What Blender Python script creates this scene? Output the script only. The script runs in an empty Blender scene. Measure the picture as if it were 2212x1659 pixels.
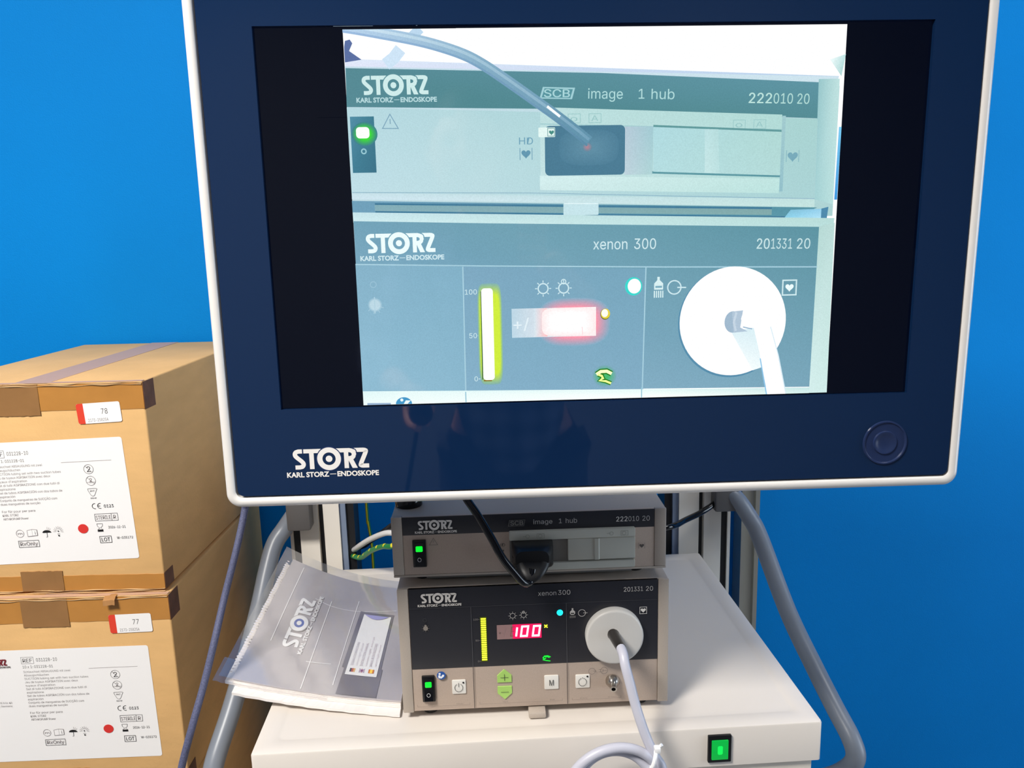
import bpy, bmesh, math, random
from mathutils import Vector, Matrix, Euler
random.seed(7)
C = bpy.context.scene.collection
SC = bpy.context.scene
Z0 = 0.858                      # height of the lower device's underside above the floor

# ------------------------------------------------------------------ camera, world, lights
cam = bpy.data.cameras.new('camera'); camo = bpy.data.objects.new('camera', cam); C.objects.link(camo)
camo.location = (0.10754, -0.82118, 0.53419 + Z0)
camo.rotation_euler = (1.38477, 0.02658, -0.03777)
cam.sensor_width = 36; cam.lens = 1700.8 / 2212 * 36; cam.clip_start = 0.02
SC.camera = camo
w = bpy.data.worlds.new('world'); SC.world = w; w.use_nodes = True
w.node_tree.nodes['Background'].inputs[0].default_value = (0.9, 0.95, 1, 1)
w.node_tree.nodes['Background'].inputs[1].default_value = 0.02
SC.view_settings.view_transform = 'Standard'; SC.view_settings.look = 'None'
SC.view_settings.exposure = 0; SC.view_settings.gamma = 1; SC.view_settings.use_curve_mapping = False
CEIL = 2.62
LAMPS = [  # x, y, size x, size y, watts, colour
    (-0.85, -1.10, 0.60, 0.60, 80, (1, 0.955, 0.89)),
    (1.25, -0.25, 0.60, 0.60, 8.5, (1, 0.97, 0.93)),
    (-0.85, -2.6, 0.60, 0.60, 1.5, (1, 0.97, 0.92)),
    (1.25, -2.6, 0.60, 0.60, 1.5, (1, 0.97, 0.92)),
]
for (x, y, sx, sy, W, col) in LAMPS:
    l = bpy.data.lights.new('ceiling_lamp_light', 'AREA'); l.shape = 'RECTANGLE'; l.size = sx * .92; l.size_y = sy * .92
    l.energy = W; l.color = col
    o = bpy.data.objects.new('ceiling_lamp_light', l); C.objects.link(o); o.location = (x, y, CEIL - 0.03)

ADDED_WIN = (-1.25, -0.05, 0.30, 1.90)      # unseen right-wall window added to brighten the blue wall: y0, y1, z0, z1
l = bpy.data.lights.new('window_daylight', 'AREA'); l.shape = 'RECTANGLE'; l.size = ADDED_WIN[3] - ADDED_WIN[2] - .1; l.size_y = ADDED_WIN[1] - ADDED_WIN[0] - .1
l.energy = 15; l.color = (.88, .95, 1)  # fill light of the added window
o = bpy.data.objects.new('window_daylight', l); C.objects.link(o); o.location = (2.66, (ADDED_WIN[0] + ADDED_WIN[1]) / 2, (ADDED_WIN[2] + ADDED_WIN[3]) / 2); o.rotation_euler = (0, math.pi / 2, 0)

# ------------------------------------------------------------------ helpers
def lin(c):
    f = lambda v: (v / 255) / 12.92 if v / 255 <= 0.04045 else ((v / 255 + .055) / 1.055) ** 2.4
    return (f(c[0]), f(c[1]), f(c[2]), 1.0)

MATS = {}
def mat(name, col, rough=.5, metal=0, spec=.5, coat=0, emit=None, es=1, noise=None, bump=None, alpha=1, trans=0, sheen=0):
    if name in MATS: return MATS[name]
    m = bpy.data.materials.new(name); m.use_nodes = True; nt = m.node_tree; b = nt.nodes['Principled BSDF']
    b.inputs['Base Color'].default_value = lin(col); b.inputs['Roughness'].default_value = rough
    b.inputs['Metallic'].default_value = metal; b.inputs['Specular IOR Level'].default_value = spec
    b.inputs['Coat Weight'].default_value = coat; b.inputs['Coat Roughness'].default_value = .04
    b.inputs['Alpha'].default_value = alpha; b.inputs['Transmission Weight'].default_value = trans
    if emit: b.inputs['Emission Color'].default_value = lin(emit); b.inputs['Emission Strength'].default_value = es
    if noise or bump:
        tc = nt.nodes.new('ShaderNodeTexCoord')
    if noise:   # (scale, amount, stretch)
        mp = nt.nodes.new('ShaderNodeMapping'); mp.inputs['Scale'].default_value = noise[2] if len(noise) > 2 else (1, 1, 1)
        n = nt.nodes.new('ShaderNodeTexNoise'); n.inputs['Scale'].default_value = noise[0]; n.inputs['Detail'].default_value = 6
        nt.links.new(tc.outputs['Object'], mp.inputs[0]); nt.links.new(mp.outputs[0], n.inputs['Vector'])
        r = nt.nodes.new('ShaderNodeMapRange'); r.inputs[1].default_value = .25; r.inputs[2].default_value = .75
        r.inputs[3].default_value = 1 - noise[1]; r.inputs[4].default_value = 1 + noise[1]
        nt.links.new(n.outputs['Fac'], r.inputs[0])
        x = nt.nodes.new('ShaderNodeVectorMath'); x.operation = 'SCALE'; x.inputs[0].default_value = lin(col)[:3]
        nt.links.new(r.outputs[0], x.inputs['Scale']); nt.links.new(x.outputs[0], b.inputs['Base Color'])
    if bump:    # (scale, distance, detail)
        n = nt.nodes.new('ShaderNodeTexNoise'); n.inputs['Scale'].default_value = bump[0]; n.inputs['Detail'].default_value = bump[2] if len(bump) > 2 else 4
        nt.links.new(tc.outputs['Object'], n.inputs['Vector'])
        bp = nt.nodes.new('ShaderNodeBump'); bp.inputs['Distance'].default_value = bump[1]; bp.inputs['Strength'].default_value = .8
        nt.links.new(n.outputs['Fac'], bp.inputs['Height']); nt.links.new(bp.outputs[0], b.inputs['Normal'])
    MATS[name] = m; return m

def attr_mat(name, rough=.5, emission=False, spec=.4):
    m = bpy.data.materials.new(name); m.use_nodes = True; nt = m.node_tree; b = nt.nodes['Principled BSDF']
    a = nt.nodes.new('ShaderNodeAttribute'); a.attribute_name = 'Col'; b.inputs['Roughness'].default_value = rough
    b.inputs['Specular IOR Level'].default_value = spec
    if emission:
        b.inputs['Base Color'].default_value = (0, 0, 0, 1)
        tc = nt.nodes.new('ShaderNodeTexCoord'); n = nt.nodes.new('ShaderNodeTexNoise'); n.inputs['Scale'].default_value = 1100; n.inputs['Detail'].default_value = 2
        nt.links.new(tc.outputs['Object'], n.inputs['Vector'])
        r = nt.nodes.new('ShaderNodeMapRange'); r.inputs[1].default_value = .3; r.inputs[2].default_value = .7; r.inputs[3].default_value = .97; r.inputs[4].default_value = 1.09
        nt.links.new(n.outputs['Fac'], r.inputs[0]); nt.links.new(r.outputs[0], b.inputs['Emission Strength'])
        nt.links.new(a.outputs['Color'], b.inputs['Emission Color'])
    else: nt.links.new(a.outputs['Color'], b.inputs['Base Color'])
    MATS[name] = m; return m
PRINT = attr_mat('printed_ink', .55); GLOSSPRINT = attr_mat('glossy_print', .28)
PICTURE = attr_mat('screen_picture', .05, True, .5)

def thing(name, label, cat, loc=(0, 0, 0), rotz=0, group=None):
    o = bpy.data.objects.new(name, None); C.objects.link(o); o.empty_display_size = .05
    o.location = loc; o.rotation_euler = (0, 0, rotz); o['label'] = label; o['category'] = cat
    if group: o['group'] = group
    return o
def tag(o, label, cat, group=None, kind=None):
    o['label'] = label; o['category'] = cat
    if group: o['group'] = group
    if kind: o['kind'] = kind
    return o
def obj(name, bm, mats, parent=None, smooth=True, ang=40):
    me = bpy.data.meshes.new(name); bmesh.ops.recalc_face_normals(bm, faces=bm.faces[:]); bm.to_mesh(me); bm.free()
    for m in (mats if isinstance(mats, (list, tuple)) else [mats]): me.materials.append(m)
    if smooth:
        me.polygons.foreach_set('use_smooth', [True] * len(me.polygons)); me.set_sharp_from_angle(angle=math.radians(ang))
    o = bpy.data.objects.new(name, me); C.objects.link(o)
    if parent: o.parent = parent
    return o
def struct(name, bm, m):
    o = obj(name, bm, m); o['kind'] = 'structure'; return o
B = bmesh.new
def bx(bm, x0, y0, z0, x1, y1, z1, bev=0, seg=2, M=None):
    r = bmesh.ops.create_cube(bm, size=1); vs = r['verts']
    for v in vs: v.co = Vector(((x0 + x1) / 2 + v.co.x * (x1 - x0), (y0 + y1) / 2 + v.co.y * (y1 - y0), (z0 + z1) / 2 + v.co.z * (z1 - z0)))
    if bev > 0:
        es = list({e for v in vs for e in v.link_edges})
        r = bmesh.ops.bevel(bm, geom=es, offset=bev, segments=seg, profile=.5, affect='EDGES'); vs = r['verts']
    if M is not None: bmesh.ops.transform(bm, matrix=M, verts=list(set(vs)))
    return bm
def mbox(*a, **k): return bx(B(), *a, **k)
def rrect(w, h, r, n=6):
    pts = []; r = max(r, 1e-5)
    for cx, cy, a0 in ((w / 2 - r, h / 2 - r, 0), (-w / 2 + r, h / 2 - r, 90), (-w / 2 + r, -h / 2 + r, 180), (w / 2 - r, -h / 2 + r, 270)):
        for k in range(n + 1):
            a = math.radians(a0 + 90 * k / n); pts.append((cx + r * math.cos(a), cy + r * math.sin(a)))
    return pts
def loft(bm, loops, cap0=False, cap1=False, closed=True):
    rows = [[bm.verts.new(p) for p in L] for L in loops]; n = len(rows[0])
    for a, b in zip(rows, rows[1:]):
        for i in range(n if closed else n - 1):
            j = (i + 1) % n; bm.faces.new((a[i], a[j], b[j], b[i]))
    if cap0: bm.faces.new(rows[0])
    if cap1: bm.faces.new(rows[-1])
    return bm
def rplate(bm, cx, cz, w, h, r, y0, y1, bev=.0006, n=5):
    """rounded plate in the x-z plane from y0 (front) to y1 (back)"""
    def L(i, y): return [(cx + a, y, cz + b) for a, b in rrect(w - 2 * i, h - 2 * i, max(r - i, 1e-4), n)]
    return loft(bm, [L(bev, y0), L(bev * .3, y0 + bev * .3), L(0, y0 + bev), L(0, y1)], True, True)
def catmull(P, n=8):
    P = [Vector(p) for p in P]; out = []; Q = [P[0] * 2 - P[1]] + P + [P[-1] * 2 - P[-2]]
    for i in range(1, len(Q) - 2):
        a, b, c, d = Q[i - 1:i + 3]
        for k in range(n):
            t = k / n; out.append(.5 * (2 * b + (c - a) * t + (2 * a - 5 * b + 4 * c - d) * t * t + (3 * b - a - 3 * c + d) * t ** 3))
    out.append(P[-1]); return out
def tube(bm, pts, r, n=12, smooth=8, cap=True):
    P = catmull(pts, smooth) if smooth else [Vector(p) for p in pts]
    R_ = r if callable(r) else (lambda t: r)
    T = [(P[min(i + 1, len(P) - 1)] - P[max(i - 1, 0)]).normalized() for i in range(len(P))]
    u = T[0].orthogonal().normalized(); loops = []
    for i, p in enumerate(P):
        u = (u - T[i] * u.dot(T[i])).normalized(); v = T[i].cross(u); rr = R_(i / (len(P) - 1))
        loops.append([p + (u * math.cos(2 * math.pi * k / n) + v * math.sin(2 * math.pi * k / n)) * rr for k in range(n)])
    return loft(bm, loops, cap, cap)
def lathe(bm, prof, origin, axis, n=40, cap0=True, cap1=True):
    """prof: (radius, distance along axis)"""
    a = Vector(axis).normalized(); u = a.orthogonal().normalized(); v = a.cross(u); o = Vector(origin)
    loops = [[o + a * d + (u * math.cos(2 * math.pi * k / n) + v * math.sin(2 * math.pi * k / n)) * r for k in range(n)] for r, d in prof]
    return loft(bm, loops, cap0, cap1)

# ------------------------------------------------------------------ flat print: text, logos, signs (units mm)
_TX = {}
try: SANS = bpy.data.fonts.load(bpy.utils.system_resource('DATAFILES') + '/fonts/Inter.woff2')   # Blender's own interface font
except Exception: SANS = None
def text_mesh(s, bold, geo=False):
    k = (s, bold, geo)
    if k not in _TX:
        cu = bpy.data.curves.new('t', 'FONT'); cu.body = s; cu.resolution_u = 3; cu.offset = bold; cu.size = 1
        if SANS and not geo: cu.font = SANS
        o = bpy.data.objects.new('t', cu); C.objects.link(o)
        me = bpy.data.meshes.new_from_object(o.evaluated_get(bpy.context.evaluated_depsgraph_get()))
        _TX[k] = ([tuple(v.co) for v in me.vertices], [tuple(p.vertices) for p in me.polygons])
        bpy.data.meshes.remove(me); bpy.data.objects.remove(o); bpy.data.curves.remove(cu)
    return _TX[k]
CAPH = {g: max(v[1] for v in text_mesh('H', 0, g)[0]) for g in (False, True)}
class Flat:
    def __init__(s, base=.0003, step=.00001):
        s.v = []; s.f = []; s.c = []; s.d = base; s.step = step
    def raw(s, col, vs, fs):
        o = len(s.v); s.d += s.step
        for i, p in enumerate(vs):
            s.v.append((p[0], p[1], s.d)); s.c.append(lin(col[i]) if isinstance(col, list) else lin(col))
        s.f += [tuple(o + i for i in f) for f in fs]
    def poly(s, col, pts): s.raw(col, pts, [tuple(range(len(pts)))])
    def rect(s, col, x0, z0, x1, z1): s.poly(col, [(x0, z0), (x1, z0), (x1, z1), (x0, z1)])
    def grid(s, col, x0, z0, x1, z1, nx=1, nz=1):
        vs = [(x0 + (x1 - x0) * i / nx, z0 + (z1 - z0) * j / nz) for j in range(nz + 1) for i in range(nx + 1)]
        s.raw(col, vs, [(j * (nx + 1) + i, j * (nx + 1) + i + 1, (j + 1) * (nx + 1) + i + 1, (j + 1) * (nx + 1) + i) for j in range(nz) for i in range(nx)])
    def rr(s, col, x0, z0, x1, z1, r): s.poly(col, [((x0 + x1) / 2 + a, (z0 + z1) / 2 + b) for a, b in rrect(x1 - x0, z1 - z0, r, 5)])
    def box(s, col, x0, z0, x1, z1, w): s.stroke(col, [(x0, z0), (x1, z0), (x1, z1), (x0, z1)], w, True)
    def circ(s, col, cx, cz, r, rz=None, n=36): rz = rz or r; s.poly(col, [(cx + r * math.cos(2 * math.pi * k / n), cz + rz * math.sin(2 * math.pi * k / n)) for k in range(n)])
    def arc(s, col, cx, cz, r, w, a0=0, a1=360, n=36, rz=None):
        rz = rz or r
        P = [(cx + r * math.cos(math.radians(a0 + (a1 - a0) * k / n)), cz + rz * math.sin(math.radians(a0 + (a1 - a0) * k / n))) for k in range(n + 1)]
        if abs(a1 - a0) >= 360: s.stroke(col, P[:-1], w, True)
        else: s.stroke(col, P, w)
    def stroke(s, col, pts, w, closed=False):
        P = [Vector((p[0], p[1])) for p in pts]; n = len(P); L = []; R = []
        for i in range(n):
            a = P[i] - P[i - 1] if (i > 0 or closed) else None; b = P[(i + 1) % n] - P[i] if (i < n - 1 or closed) else None
            if a is None: a = b
            if b is None: b = a
            a = a.normalized(); b = b.normalized(); na = Vector((-a.y, a.x)); nb = Vector((-b.y, b.x)); m = (na + nb)
            m = m / max(m.length_squared / 2, .5) if m.length > 1e-6 else na
            L.append(P[i] + m * w / 2); R.append(P[i] - m * w / 2)
        vs = [tuple(p) for p in L + R]; k = n if closed else n - 1
        cc = col if not isinstance(col, list) else col + col
        s.raw(cc, vs, [(i, (i + 1) % n, n + (i + 1) % n, n + i) for i in range(k)])
    def text(s, col, t, x, z, h, w=None, bold=0, align='l', rot=0, sy=1, geo=False):
        if not geo and bold:
            d = max(bold, 0) * h * .8; bold = 0
            for q in ((-1, 0), (1, 0), (0, .7)) if d > 0 else ():
                s.text(col, t, x + q[0] * d * math.cos(math.radians(rot)), z + q[0] * d * math.sin(math.radians(rot)) + q[1] * d, h, w, 0, align, rot, sy)
        vs, fs = text_mesh(t, bold, geo)
        if not vs: return
        x0 = min(v[0] for v in vs); x1 = max(v[0] for v in vs); k = h / CAPH[geo]; kx = w / (x1 - x0) if w else k
        ww = (x1 - x0) * kx; ox = {'l': 0, 'c': -ww / 2, 'r': -ww}[align]; ca, sa = math.cos(math.radians(rot)), math.sin(math.radians(rot))
        out = []
        for v in vs:
            a = (v[0] - x0) * kx + ox; b = v[1] * k * sy; out.append((x + a * ca - b * sa, z + a * sa + b * ca))
        s.raw(col, out, fs)
    def glow(s, cin, cout, cx, cz, rx, rz, inner=.45, n=28, power=1.0, sq=2):
        rings = [inner + (1 - inner) * k / 6 for k in range(7)]; vs = [(cx, cz)]; cs = [cin]
        for q, t in enumerate(rings):
            m = (q / 6) ** power; col = tuple(cin[i] * (1 - m) + cout[i] * m for i in range(3))
            for k in range(n):
                a = 2 * math.pi * k / n; c_, s_ = math.cos(a), math.sin(a)
                e = 2 / sq; vs.append((cx + rx * t * math.copysign(abs(c_) ** e, c_), cz + rz * t * math.copysign(abs(s_) ** e, s_))); cs.append(col)
        fs = [(0, 1 + k, 1 + (k + 1) % n) for k in range(n)]
        for q in range(6):
            for k in range(n): a = 1 + q * n + k; b = 1 + q * n + (k + 1) % n; fs.append((a, b, b + n, a + n))
        s.raw(cs, vs, fs)
    def logo(s, col, x, z, k, bg=None, ky=None, rot=0, line=True, mid=None, tcol=None, tb=.035):
        """wordmark over the small company line; (x, z) is the left end of the big letters' baseline"""
        ky = ky or k; ca, sa = math.cos(math.radians(rot)), math.sin(math.radians(rot))
        T = lambda P: [(x + a * k * ca - b * ky * sa, z + a * k * sa + b * ky * ca) for a, b in P]
        def st(c, P, w, closed=False):
            F = Flat(); F.d = 0; F.stroke(c, P, w, closed); s.raw(c, T([(v[0], v[1]) for v in F.v]), F.f)
        cv = lambda P, n=6: [tuple(q[:2]) for q in catmull([(a, b, 0) for a, b in P], n)]
        pc = lambda c, P: s.poly(c, T(P))
        circ = lambda c, cx, cy, r: pc(c, [(cx + r * math.cos(2 * math.pi * i / 40), cy + r * math.sin(2 * math.pi * i / 40)) for i in range(40)])
        def rg(c, cx, cy, r0, r1):
            vs = [(cx + r * math.cos(2 * math.pi * i / 40), cy + r * math.sin(2 * math.pi * i / 40)) for r in (r0, r1) for i in range(40)]
            s.raw(c, T(vs), [(i, (i + 1) % 40, 40 + (i + 1) % 40, 40 + i) for i in range(40)])
        st(col, [(188, 372)] + cv([(112, 372), (62, 352), (44, 308), (68, 258), (176, 158), (204, 105), (180, 58), (128, 43)]) + [(38, 43)], 86)
        pc(col, [(213, 330), (560, 330), (560, 415), (213, 415)]); pc(col, [(325, 0), (415, 0), (415, 340), (325, 340)])
        st(col, [(840, 372)] + cv([(1120, 372), (1180, 352), (1214, 290), (1186, 226), (1130, 205)]) + [(1080, 205)], 86)
        pc(col, [(1014, 0), (1102, 0), (1102, 340), (1014, 340)]); pc(col, [(1090, 190), (1190, 190), (1276, 0), (1172, 0)])
        st(col, [(1212, 372)] + cv([(1400, 372), (1440, 362), (1446, 322), (1346, 92), (1348, 52), (1380, 43)]) + [(1505, 43)], 86)
        if bg:
            rg(bg, 715, 205, 235, 256); st(bg, [(198, 320), (206, 430)], 14); st(bg, cv([(1180, 425), (1250, 372), (1268, 290), (1250, 240)]), 20)
        rg(col, 715, 205, 131, 236)
        if mid: circ(mid, 715, 205, 131)
        circ(col, 715, 205, 66)
        if line:
            tc = tcol or col; o = T([(-140, -160), (715, -112), (840, -112), (862, -160)])
            s.text(tc, 'KARL STORZ', *o[0], 98 * ky, 840 * k, tb, rot=rot, geo=True)
            st(tc, [(716, -112), (838, -112)], 12)
            s.text(tc, 'ENDOSKOPE', *o[3], 98 * ky, 830 * k, tb, rot=rot, geo=True)
    def heart(s, col, cx, cz, r):
        P = []
        for i in range(28):
            t = 2 * math.pi * i / 28; P.append((cx + r * math.sin(t) ** 3, cz + r * (13 * math.cos(t) - 5 * math.cos(2 * t) - 2 * math.cos(3 * t) - math.cos(4 * t)) / 16))
        s.poly(col, P)
    def build(s, name, parent=None, m=None, fn=None):
        fn = fn or (lambda x, z, d: (x / 1000, -d, z / 1000))
        me = bpy.data.meshes.new(name); me.from_pydata([fn(*p) for p in s.v], [], s.f)
        a = me.color_attributes.new('Col', 'FLOAT_COLOR', 'POINT'); a.data.foreach_set('color', [q for c in s.c for q in c])
        me.materials.append(m or PRINT); o = bpy.data.objects.new(name, me); C.objects.link(o)
        if parent: o.parent = parent
        return o

# ------------------------------------------------------------------ materials
M_wall = mat('blue_wall_paint', (0, 131, 212), .7, spec=.12, noise=(3, .05), bump=(520, .0004, 3))
M_white = mat('grey_wall_paint', (112, 116, 124), .8, noise=(4, .02)); M_ceil = mat('ceiling_tile', (190, 192, 196), .9, noise=(40, .03))
M_floor = mat('grey_vinyl_floor', (120, 122, 126), .4, noise=(30, .12))
M_frame = mat('pearl_white_frame', (226, 222, 217), .32, spec=.5, coat=.3)
M_dark = mat('dark_gap_plastic', (10, 12, 18), .5)
M_bezel = mat('navy_glass', (14, 38, 72), .03, spec=.85)
M_lcd = mat('black_lcd', (2, 5, 20), .08, spec=.2)
M_ring = mat('navy_ring', (34, 48, 84), .25)
M_case = mat('grey_device_paint', (178, 166, 154), .5, noise=(900, .05), bump=(1500, .0001, 2))
M_caseD = mat('grey_device_panel', (182, 164, 150), .55, noise=(900, .05))
M_pale = mat('pale_grey_plastic', (181, 181, 171), .45)
M_char = mat('charcoal_panel_film', (38, 38, 44), .35, noise=(1500, .1))
M_black = mat('black_plastic', (14, 14, 16), .35); M_rubber = mat('black_rubber', (12, 12, 15), .42)
M_gloss = mat('glossy_black', (8, 8, 12), .12)
M_cart = mat('cream_white_cart_paint', (222, 214, 205), .38, noise=(5, .012))
M_alu = mat('pale_cart_post_paint', (232, 226, 216), .4); M_alud = mat('post_slot_black', (18, 18, 22), .5)
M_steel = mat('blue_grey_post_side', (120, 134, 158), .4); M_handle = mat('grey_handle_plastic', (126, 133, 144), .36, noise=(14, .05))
M_brack = mat('dark_grey_bracket', (92, 90, 90), .5); M_metal = mat('polished_steel', (190, 185, 178), .22, metal=1)
M_rail = mat('brushed_rail', (176, 172, 160), .35, metal=.6)
M_card = mat('cardboard', (222, 178, 120), .75, spec=.2, noise=(14, .07, (1, 1, 3)), bump=(180, .0004))
M_cardin = mat('cardboard_edge', (170, 122, 72), .85, noise=(120, .15))
M_tape = mat('brown_tape', (184, 128, 62), .3, spec=.5, noise=(30, .06), bump=(60, .0006, 2))
M_tape2 = mat('brown_tape_double', (148, 108, 66), .3, spec=.5, noise=(30, .08), bump=(45, .001, 2))
M_paper = mat('white_paper', (236, 234, 234), .6); M_label = mat('white_label', (243, 241, 240), .45)
M_cover = mat('grey_cover', (190, 184, 187), .35, noise=(9, .03)); M_pages = mat('page_edges', (232, 226, 222), .8, noise=(600, .1, (.02, .02, 6)))
M_cableg = mat('grey_light_cable', (196, 196, 208), .38); M_tie = mat('white_nylon', (240, 240, 240), .4)
M_cord = mat('blue_grey_braided_cord', (84, 88, 118), .6, noise=(700, .35), bump=(900, .0006, 2))
M_yel = mat('yellow_wire', (222, 204, 40), .4); M_grn = mat('green_wire', (26, 120, 62), .4); M_wirew = mat('grey_white_wire', (205, 204, 204), .4)
M_btn = mat('white_key', (226, 222, 214), .45); M_lime = mat('lime_key', (166, 206, 106), .45)
M_disc = mat('pale_socket_disc', (206, 203, 198), .4)
M_ledg = mat('green_lamp', (20, 200, 40), .3, emit=(0, 255, 50), es=1.1)
M_cyan = mat('cyan_lamp', (40, 220, 230), .3, emit=(20, 235, 240), es=1.0)
M_ylw = mat('yellow_bar_light', (220, 240, 40), .3, emit=(235, 250, 60), es=1.15)
M_dig = mat('red_digit_light', (255, 120, 140), .3, emit=(255, 215, 228), es=2.2)
M_dispred = mat('red_display_window', (150, 20, 50), .2, emit=(240, 20, 95), es=.85)
M_dispoff = mat('unlit_display_window', (160, 128, 126), .25)
M_diff = mat('lamp_diffuser', (250, 250, 245), .5, emit=(255, 252, 244), es=3)
def clear_mat():
    m = bpy.data.materials.new('clear_plastic_sleeve'); m.use_nodes = True; nt = m.node_tree; nt.nodes.remove(nt.nodes['Principled BSDF'])
    out = nt.nodes['Material Output']; t = nt.nodes.new('ShaderNodeBsdfTransparent'); d = nt.nodes.new('ShaderNodeBsdfDiffuse'); d.inputs[0].default_value = (.86, .86, .9, 1)
    g = nt.nodes.new('ShaderNodeBsdfGlossy'); g.inputs['Roughness'].default_value = .12
    n = nt.nodes.new('ShaderNodeTexNoise'); n.inputs['Scale'].default_value = 9; tc = nt.nodes.new('ShaderNodeTexCoord'); nt.links.new(tc.outputs['Object'], n.inputs['Vector'])
    r = nt.nodes.new('ShaderNodeMapRange'); r.inputs[1].default_value = .4; r.inputs[2].default_value = .75; r.inputs[3].default_value = .01; r.inputs[4].default_value = .09
    nt.links.new(n.outputs['Fac'], r.inputs[0])
    a = nt.nodes.new('ShaderNodeMixShader'); nt.links.new(r.outputs[0], a.inputs[0]); nt.links.new(t.outputs[0], a.inputs[1]); nt.links.new(d.outputs[0], a.inputs[2])
    f = nt.nodes.new('ShaderNodeLayerWeight'); f.inputs[0].default_value = .12
    bp = nt.nodes.new('ShaderNodeBump'); bp.inputs['Distance'].default_value = .003; bp.inputs['Strength'].default_value = .4
    n2 = nt.nodes.new('ShaderNodeTexNoise'); n2.inputs['Scale'].default_value = 14; nt.links.new(tc.outputs['Object'], n2.inputs['Vector']); nt.links.new(n2.outputs['Fac'], bp.inputs['Height'])
    nt.links.new(bp.outputs[0], g.inputs['Normal'])
    b = nt.nodes.new('ShaderNodeMixShader'); nt.links.new(f.outputs['Facing'], b.inputs[0]); nt.links.new(a.outputs[0], b.inputs[1]); nt.links.new(g.outputs[0], b.inputs[2])
    nt.links.new(b.outputs[0], out.inputs[0]); return m
M_clear = clear_mat()

# ------------------------------------------------------------------ the room
XL, XR, YB, YF = -2.2, 2.7, 0.64, -3.3
struct('floor', mbox(XL - .1, YF - .1, -.1, XR + .1, YB + .1, 0), M_floor)
struct('ceiling', mbox(XL - .1, YF - .1, CEIL, XR + .1, YB + .1, CEIL + .1), M_ceil)
struct('wall_back', mbox(XL - .1, YB, 0, XR + .1, YB + .1, CEIL), M_wall)
struct('wall_front', mbox(XL - .1, YF - .1, 0, XR + .1, YF, CEIL), M_white)
struct('wall_left', mbox(XL - .1, YF, 0, XL, YB, CEIL), M_white)
struct('wall_right', mbox(XR, YF, 0, XR + .1, YB, CEIL), M_white)
struct('baseboard_back', mbox(XL, YB - .014, 0, XR, YB, .08, .003), mat('grey_baseboard', (150, 152, 156), .5))
wf = bmesh.new(); y0, y1, z0, z1 = ADDED_WIN
for a in ((y0, z0, y1, z0 + .05), (y0, z1 - .05, y1, z1), (y0, z0 + .05, y0 + .05, z1 - .05), (y1 - .05, z0 + .05, y1, z1 - .05)): bx(wf, XR - .03, a[0], a[1], XR, a[2], a[3])
wn = struct('window_1', wf, mat('white_window_frame', (230, 230, 228), .5))  # added out of view, only to light the blue wall at right
obj('pane', mbox(XR - .012, y0 + .05, z0 + .05, XR, y1 - .05, z1 - .05), mat('daylight_pane', (200, 220, 240), .1, emit=(190, 222, 255), es=2.0), wn)  # glowing sheet that belongs to the added window
PL = ['front left ceiling panel lamp, above and left of the camera', 'ceiling panel lamp near the blue wall at right', 'rear left ceiling panel lamp far behind the camera', 'rear right ceiling panel lamp far behind the camera']
for i, (x, y, sx, sy, W, col) in enumerate(LAMPS):
    t = thing('ceiling_light', PL[i], 'ceiling light', (x, y, CEIL), group='ceiling panel lamps')
    bm = B()
    for a in (-1, 1):
        bx(bm, a * sx / 2 - .012, -sy / 2 - .012, -.02, a * sx / 2 + .012, sy / 2 + .012, 0, .002)
        bx(bm, -sx / 2 + .012, a * sy / 2 - .012, -.02, sx / 2 - .012, a * sy / 2 + .012, 0, .002)
    obj('frame', bm, M_white, t); obj('diffuser', mbox(-sx / 2 + .012, -sy / 2 + .012, -.012, sx / 2 - .012, sy / 2 - .012, 0), M_diff, t)

# ------------------------------------------------------------------ monitor
MON = thing('monitor', 'large wall of screen in a pearl white frame with navy glass border, above the devices', 'monitor', (0.21058 - .2546 * .00703, -0.1182 + .2546 * .0046, 0.54558 - .2546 + Z0), .0024)
MON.rotation_euler = (.0046, .00703, .00239)
H2 = .2546
def mloop(i, y, W=.690, H=.5092, r=.0135): return [(a, y, b + H2) for a, b in rrect(W - 2 * i, H - 2 * i, max(r - i, .0015), 8)]
def rl(i, y, r): return [(a, y, b + H2) for a, b in rrect(.690 - 2 * i, .5092 - 2 * i, r, 8)]
obj('frame', loft(B(), [mloop(.002, .046), mloop(0, .043), mloop(0, .0045), mloop(.0008, .0018), mloop(.0026, -.0004), rl(.0055, -.0014, .0095), rl(.0082, -.0009, .0075), rl(.0096, .0006, .0065), rl(.0099, .006, .0062)], True, False), M_frame, MON)
obj('gap', loft(B(), [rl(.0097, .0052, .0064), rl(.0135, .0052, .005)]), M_dark, MON)
def bezel():
    bm = B(); lo = [bm.verts.new(p) for p in rl(.0115, 0, .006)]; SWx, SHz = .2885, .1625
    inn = [bm.verts.new((x, 0, z + H2)) for x, z in ((-SWx, -SHz), (SWx, -SHz), (SWx, SHz), (-SWx, SHz))]
    es = [bm.edges.new((L[i], L[(i + 1) % len(L)])) for L in (lo, inn) for i in range(len(L))]
    bmesh.ops.triangle_fill(bm, edges=es, use_beauty=True)
    for L, d in ((lo, .006), (inn, .0045)):
        bk = [bm.verts.new(v.co + Vector((0, d, 0))) for v in L]
        for i in range(len(L)): j = (i + 1) % len(L); bm.faces.new((L[i], L[j], bk[j], bk[i]))
    return bm
bz = obj('bezel', bezel(), M_bezel, MON, smooth=False)
F = Flat(.0001); F.logo((233, 229, 224), -281.0, -219.0 + 254.6, 69.0 / 1505, bg=(19, 42, 88)); F.build('logo', bz)
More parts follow.
